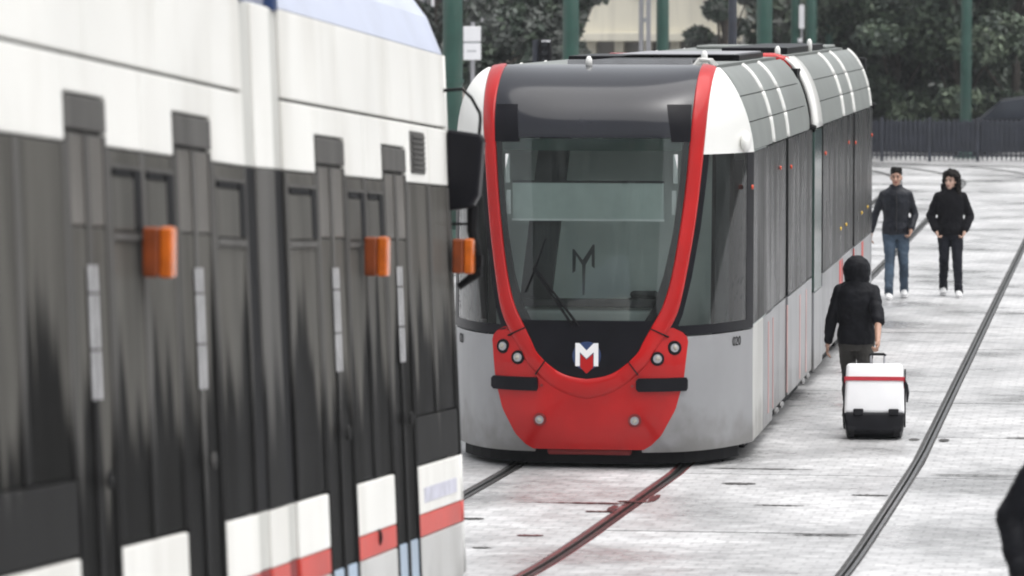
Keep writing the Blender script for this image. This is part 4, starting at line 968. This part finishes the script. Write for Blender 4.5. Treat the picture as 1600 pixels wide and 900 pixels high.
def hair_curly(P, root, look):
    rg = random.Random(4); mb = MB()
    for k in range(150):
        q = rg.uniform(0, 2*math.pi); zz = rg.uniform(-.17, .15); x = math.cos(q); y = math.sin(q)
        w = .115 if zz < .04 else .115*math.sqrt(max(.05, 1-((zz-.04)/.125)**2))
        if y > .28 and zz < .075: continue
        mb.ball(P(x*w*(.92 if zz > -.02 else 1.02), -.022+y*w*.9, zz), rg.uniform(.022, .036))
    mb.ball(P(0, -.03, .03), (.085, .085, .10))
    fused('hair', mb, 'hair_brown', root, .010, 2, .02, .03)
base = dict(head=(0, -.02, 1.625), shl=(.172, 0, 1.395), shr=(-.172, 0, 1.395), hpl=(.09, 0, .90), hpr=(-.09, 0, .90))
# man in the leather jacket, walking towards us, one hand at his pocket
J = dict(base, ell=(.255, .04, 1.125), wrl=(.20, -.10, .93), hdl=(-.25, -.25, -1), elr=(-.27, .07, 1.13), wrr=(-.33, .02, .885), hdr=(-.05, -.1, -1),
         knl=(.10, -.10, .49), anl=(.12, .13, .11), knr=(-.085, -.13, .49), anr=(-.105, -.30, .092), curll=(.9, 0, 0))
man1, V, P = person((-3.13, 57.9, 0), rad(6), .975, J, (-.12, -1, 0), 'man in dark leather jacket, blue jeans and white trainers walking by the tram tail', 'leather', 'jeans', 'skin', 'shoe_white', hair_short)
MB().tube([(.0, -.137, 1.46), (.005, -.150, 1.2), (.0, -.152, .9)], .006, 6).build('zip', 'shoe_black', man1)
# person in black hoodie with long curly hair, both hands in the pockets
J = dict(base, ell=(.27, .06, 1.12), wrl=(.20, -.11, .92), hdl=(-.35, -.15, -1), elr=(-.27, .06, 1.12), wrr=(-.20, -.11, .92), hdr=(.35, -.15, -1),
         knl=(.095, -.14, .49), anl=(.115, -.25, .092), knr=(-.085, -.08, .49), anr=(-.09, .16, .11), curll=(1., 0, 0), curlr=(1., 0, 0), head=(0, -.03, 1.61))
p2, V, P = person((-2.44, 58.4, 0), rad(4), .945, J, (-.45, -1, 0), 'person in black hoodie and black trousers with loose dark curly hair', 'hoodie', 'trousers_black', 'skin_pale', 'shoe_white', hair_curly, bulk=1.25)
hd = MB(); hd.tube([(-.09, -.06, 1.45), (-.075, .07, 1.46), (0, .11, 1.455), (.075, .07, 1.46), (.09, -.06, 1.45)], [.02, .035, .04, .035, .02], 10); fused('hood', hd, 'hoodie', p2, .011, 4, .02, .08)
# hooded traveller seen from behind, pulling a suitcase
J = dict(base, ell=(.245, -.02, 1.12), wrl=(.285, -.06, .87), hdl=(.15, -.1, -1), elr=(-.225, .17, 1.13), wrr=(-.235, .37, .915), hdr=(.0, .6, -.8),
         knl=(.08, -.13, .49), anl=(.085, -.12, .092), knr=(-.08, .02, .49), anr=(-.085, .16, .092), curlr=(1.1, 0, 0), head=(0, -.05, 1.585))
p3, V, P = person((-2.50, 39.78, 0), rad(180), .905, J, (.05, -1, 0), 'hooded traveller in black jacket seen from behind, pulling a white suitcase', 'coat_black', 'trousers_olive', 'skin', 'shoe_black', None, bulk=1.15, bare=('r',))
hd = MB(); hd.ball(P(0, -.03, .02), (.142, .145, .145)); hd.ball(P(0, -.02, -.07), (.130, .13, .11)); hd.cap(P(0, -.03, -.10), P(0, -.03, -.17), .095, .115)
fused('hood', hd, 'coat_black', p3, .011, 4, .025, .07)
# passer-by at the edge: elbow out
yb = 20.0
J = dict(base, elr=(-.365, .03, 1.035), wrr=(-.315, -.10, .78), hdr=(.1, -.2, -1), ell=(.30, .05, 1.12), wrl=(.30, -.10, .88), hdl=(.1, -.3, -1), knl=(.09, -.10, .49), anl=(.09, -.12, .092), knr=(-.09, .02, .49), anr=(-.09, .12, .092))
p4, V, P = person((-.205, yb, zg(yb)), rad(0), .965, J, (0, -1, 0), 'passer-by in black coat with one elbow bent outwards', 'coat_black', 'trousers_black', 'skin', 'shoe_black', hair_short, bulk=1.35)
q = MB(); q.loft([((0, 0, z), rx, ry) for z, rx, ry in ((.45, .27, .19), (.62, .265, .185), (.85, .245, .17), (1.0, .21, .15), (1.1, .18, .13))]); fused('coat_skirt', q, 'coat_black', p4, .014, 4, .03, .12)
# ---------------------------------------------------------------- suitcase
SC = empty('suitcase', (-2.285, 38.93, 0), 'large white hard-shell suitcase with red strap and black base, tilted on its wheels', 'suitcase', rot=(rad(-18), 0, rad(3)))
def rbox(name, mat, x0, x1, y0, y1, z0, z1, bev): return box(name, mat, SC, x0, x1, y0, y1, z0, z1, bev)
def taper(name, mat, z0, z1, w0, w1, d0, d1, bev):
    q = MB(); vs = [(sx*w, sy*d, z) for z, w, d in ((z0, w0, d0), (z1, w1, d1)) for sy in (-1, 1) for sx in (-1, 1)]
    q.add(vs, [(0, 2, 3, 1), (4, 5, 7, 6), (0, 1, 5, 4), (2, 6, 7, 3), (0, 4, 6, 2), (1, 3, 7, 5)]); o = q.build(name, mat, SC, True, bev)
    o.modifiers['bevel'].segments = 4; return o
taper('shell', 'case_white', .205, .665, .266, .250, .15, .14, .035)
taper('base_shell', 'case_black', .035, .215, .245, .272, .14, .157, .03)
for x in (-.14, .17): rbox('latch', 'case_black', x-.045, x+.045, -.172, -.145, .18, .242, .01)
st = MB(); st.box(-.268, .268, -.153, -.146, .50, .535); st.box(-.268, .268, .142, .150, .50, .535); st.box(-.268, -.256, -.153, .15, .50, .535); st.box(.256, .268, -.153, .15, .50, .535); st.build('strap', 'strap_red', SC)
tl = MB(); tl.tube([(.262, -.08, .52), (.285, -.09, .47), (.292, -.09, .40), (.288, -.085, .32)], [.014, .013, .016, .008], 6); tl.build('strap_tail', 'case_black', SC)
sr = MB(); sr.box(.262, .276, -.05, .05, .12, .63); sr.box(-.276, -.262, -.05, .05, .12, .63); sr.build('side_rail', 'case_black', SC, bevel=.004)
for x in (-.20, .20):
    q = MB().tube([(x-.025, -.10, .045), (x+.025, -.10, .045)], .045, 16).build('wheel', 'rubber', SC); rbox('wheel_housing', 'case_black', x-.045, x+.045, -.145, -.07, .05, .10, .012)
    q = MB().tube([(x-.02, .10, .06), (x+.02, .10, .06)], .03, 14).build('foot', 'rubber', SC)
hn = MB(); hn.tube([(-.035, .10, .65), (-.035, .10, .79)], .009, 8); hn.tube([(.085, .10, .65), (.085, .10, .79)], .009, 8); hn.build('handle_bar', 'mast_grey', SC)
hn = MB(); hn.tube([(-.045, .10, .785), (-.03, .10, .80), (.08, .10, .80), (.095, .10, .785)], .013, 8); hn.build('handle_grip', 'case_black', SC)
hn = MB(); hn.tube([(-.13, .0, .66), (-.12, .0, .685), (-.02, .0, .685), (-.01, .0, .66)], .011, 8); hn.build('carry_handle', 'case_black', SC)

# ---------------------------------------------------------------- damp air
hz = bpy.data.materials.new('haze'); hz.use_nodes = True; nn_ = hz.node_tree.nodes; nn_.remove(nn_['Principled BSDF'])
pv = nn_.new('ShaderNodeVolumePrincipled'); pv.inputs['Density'].default_value = .0003; pv.inputs['Color'].default_value = (.86, .89, .93, 1)
hz.node_tree.links.new(pv.outputs[0], nn_['Material Output'].inputs['Volume']); M['haze'] = hz
o = MB().box(-215, 215, -90, 320, -3., 26).build('haze', 'haze'); o['kind'] = 'stuff'; o['label'] = 'thin damp haze over the square'
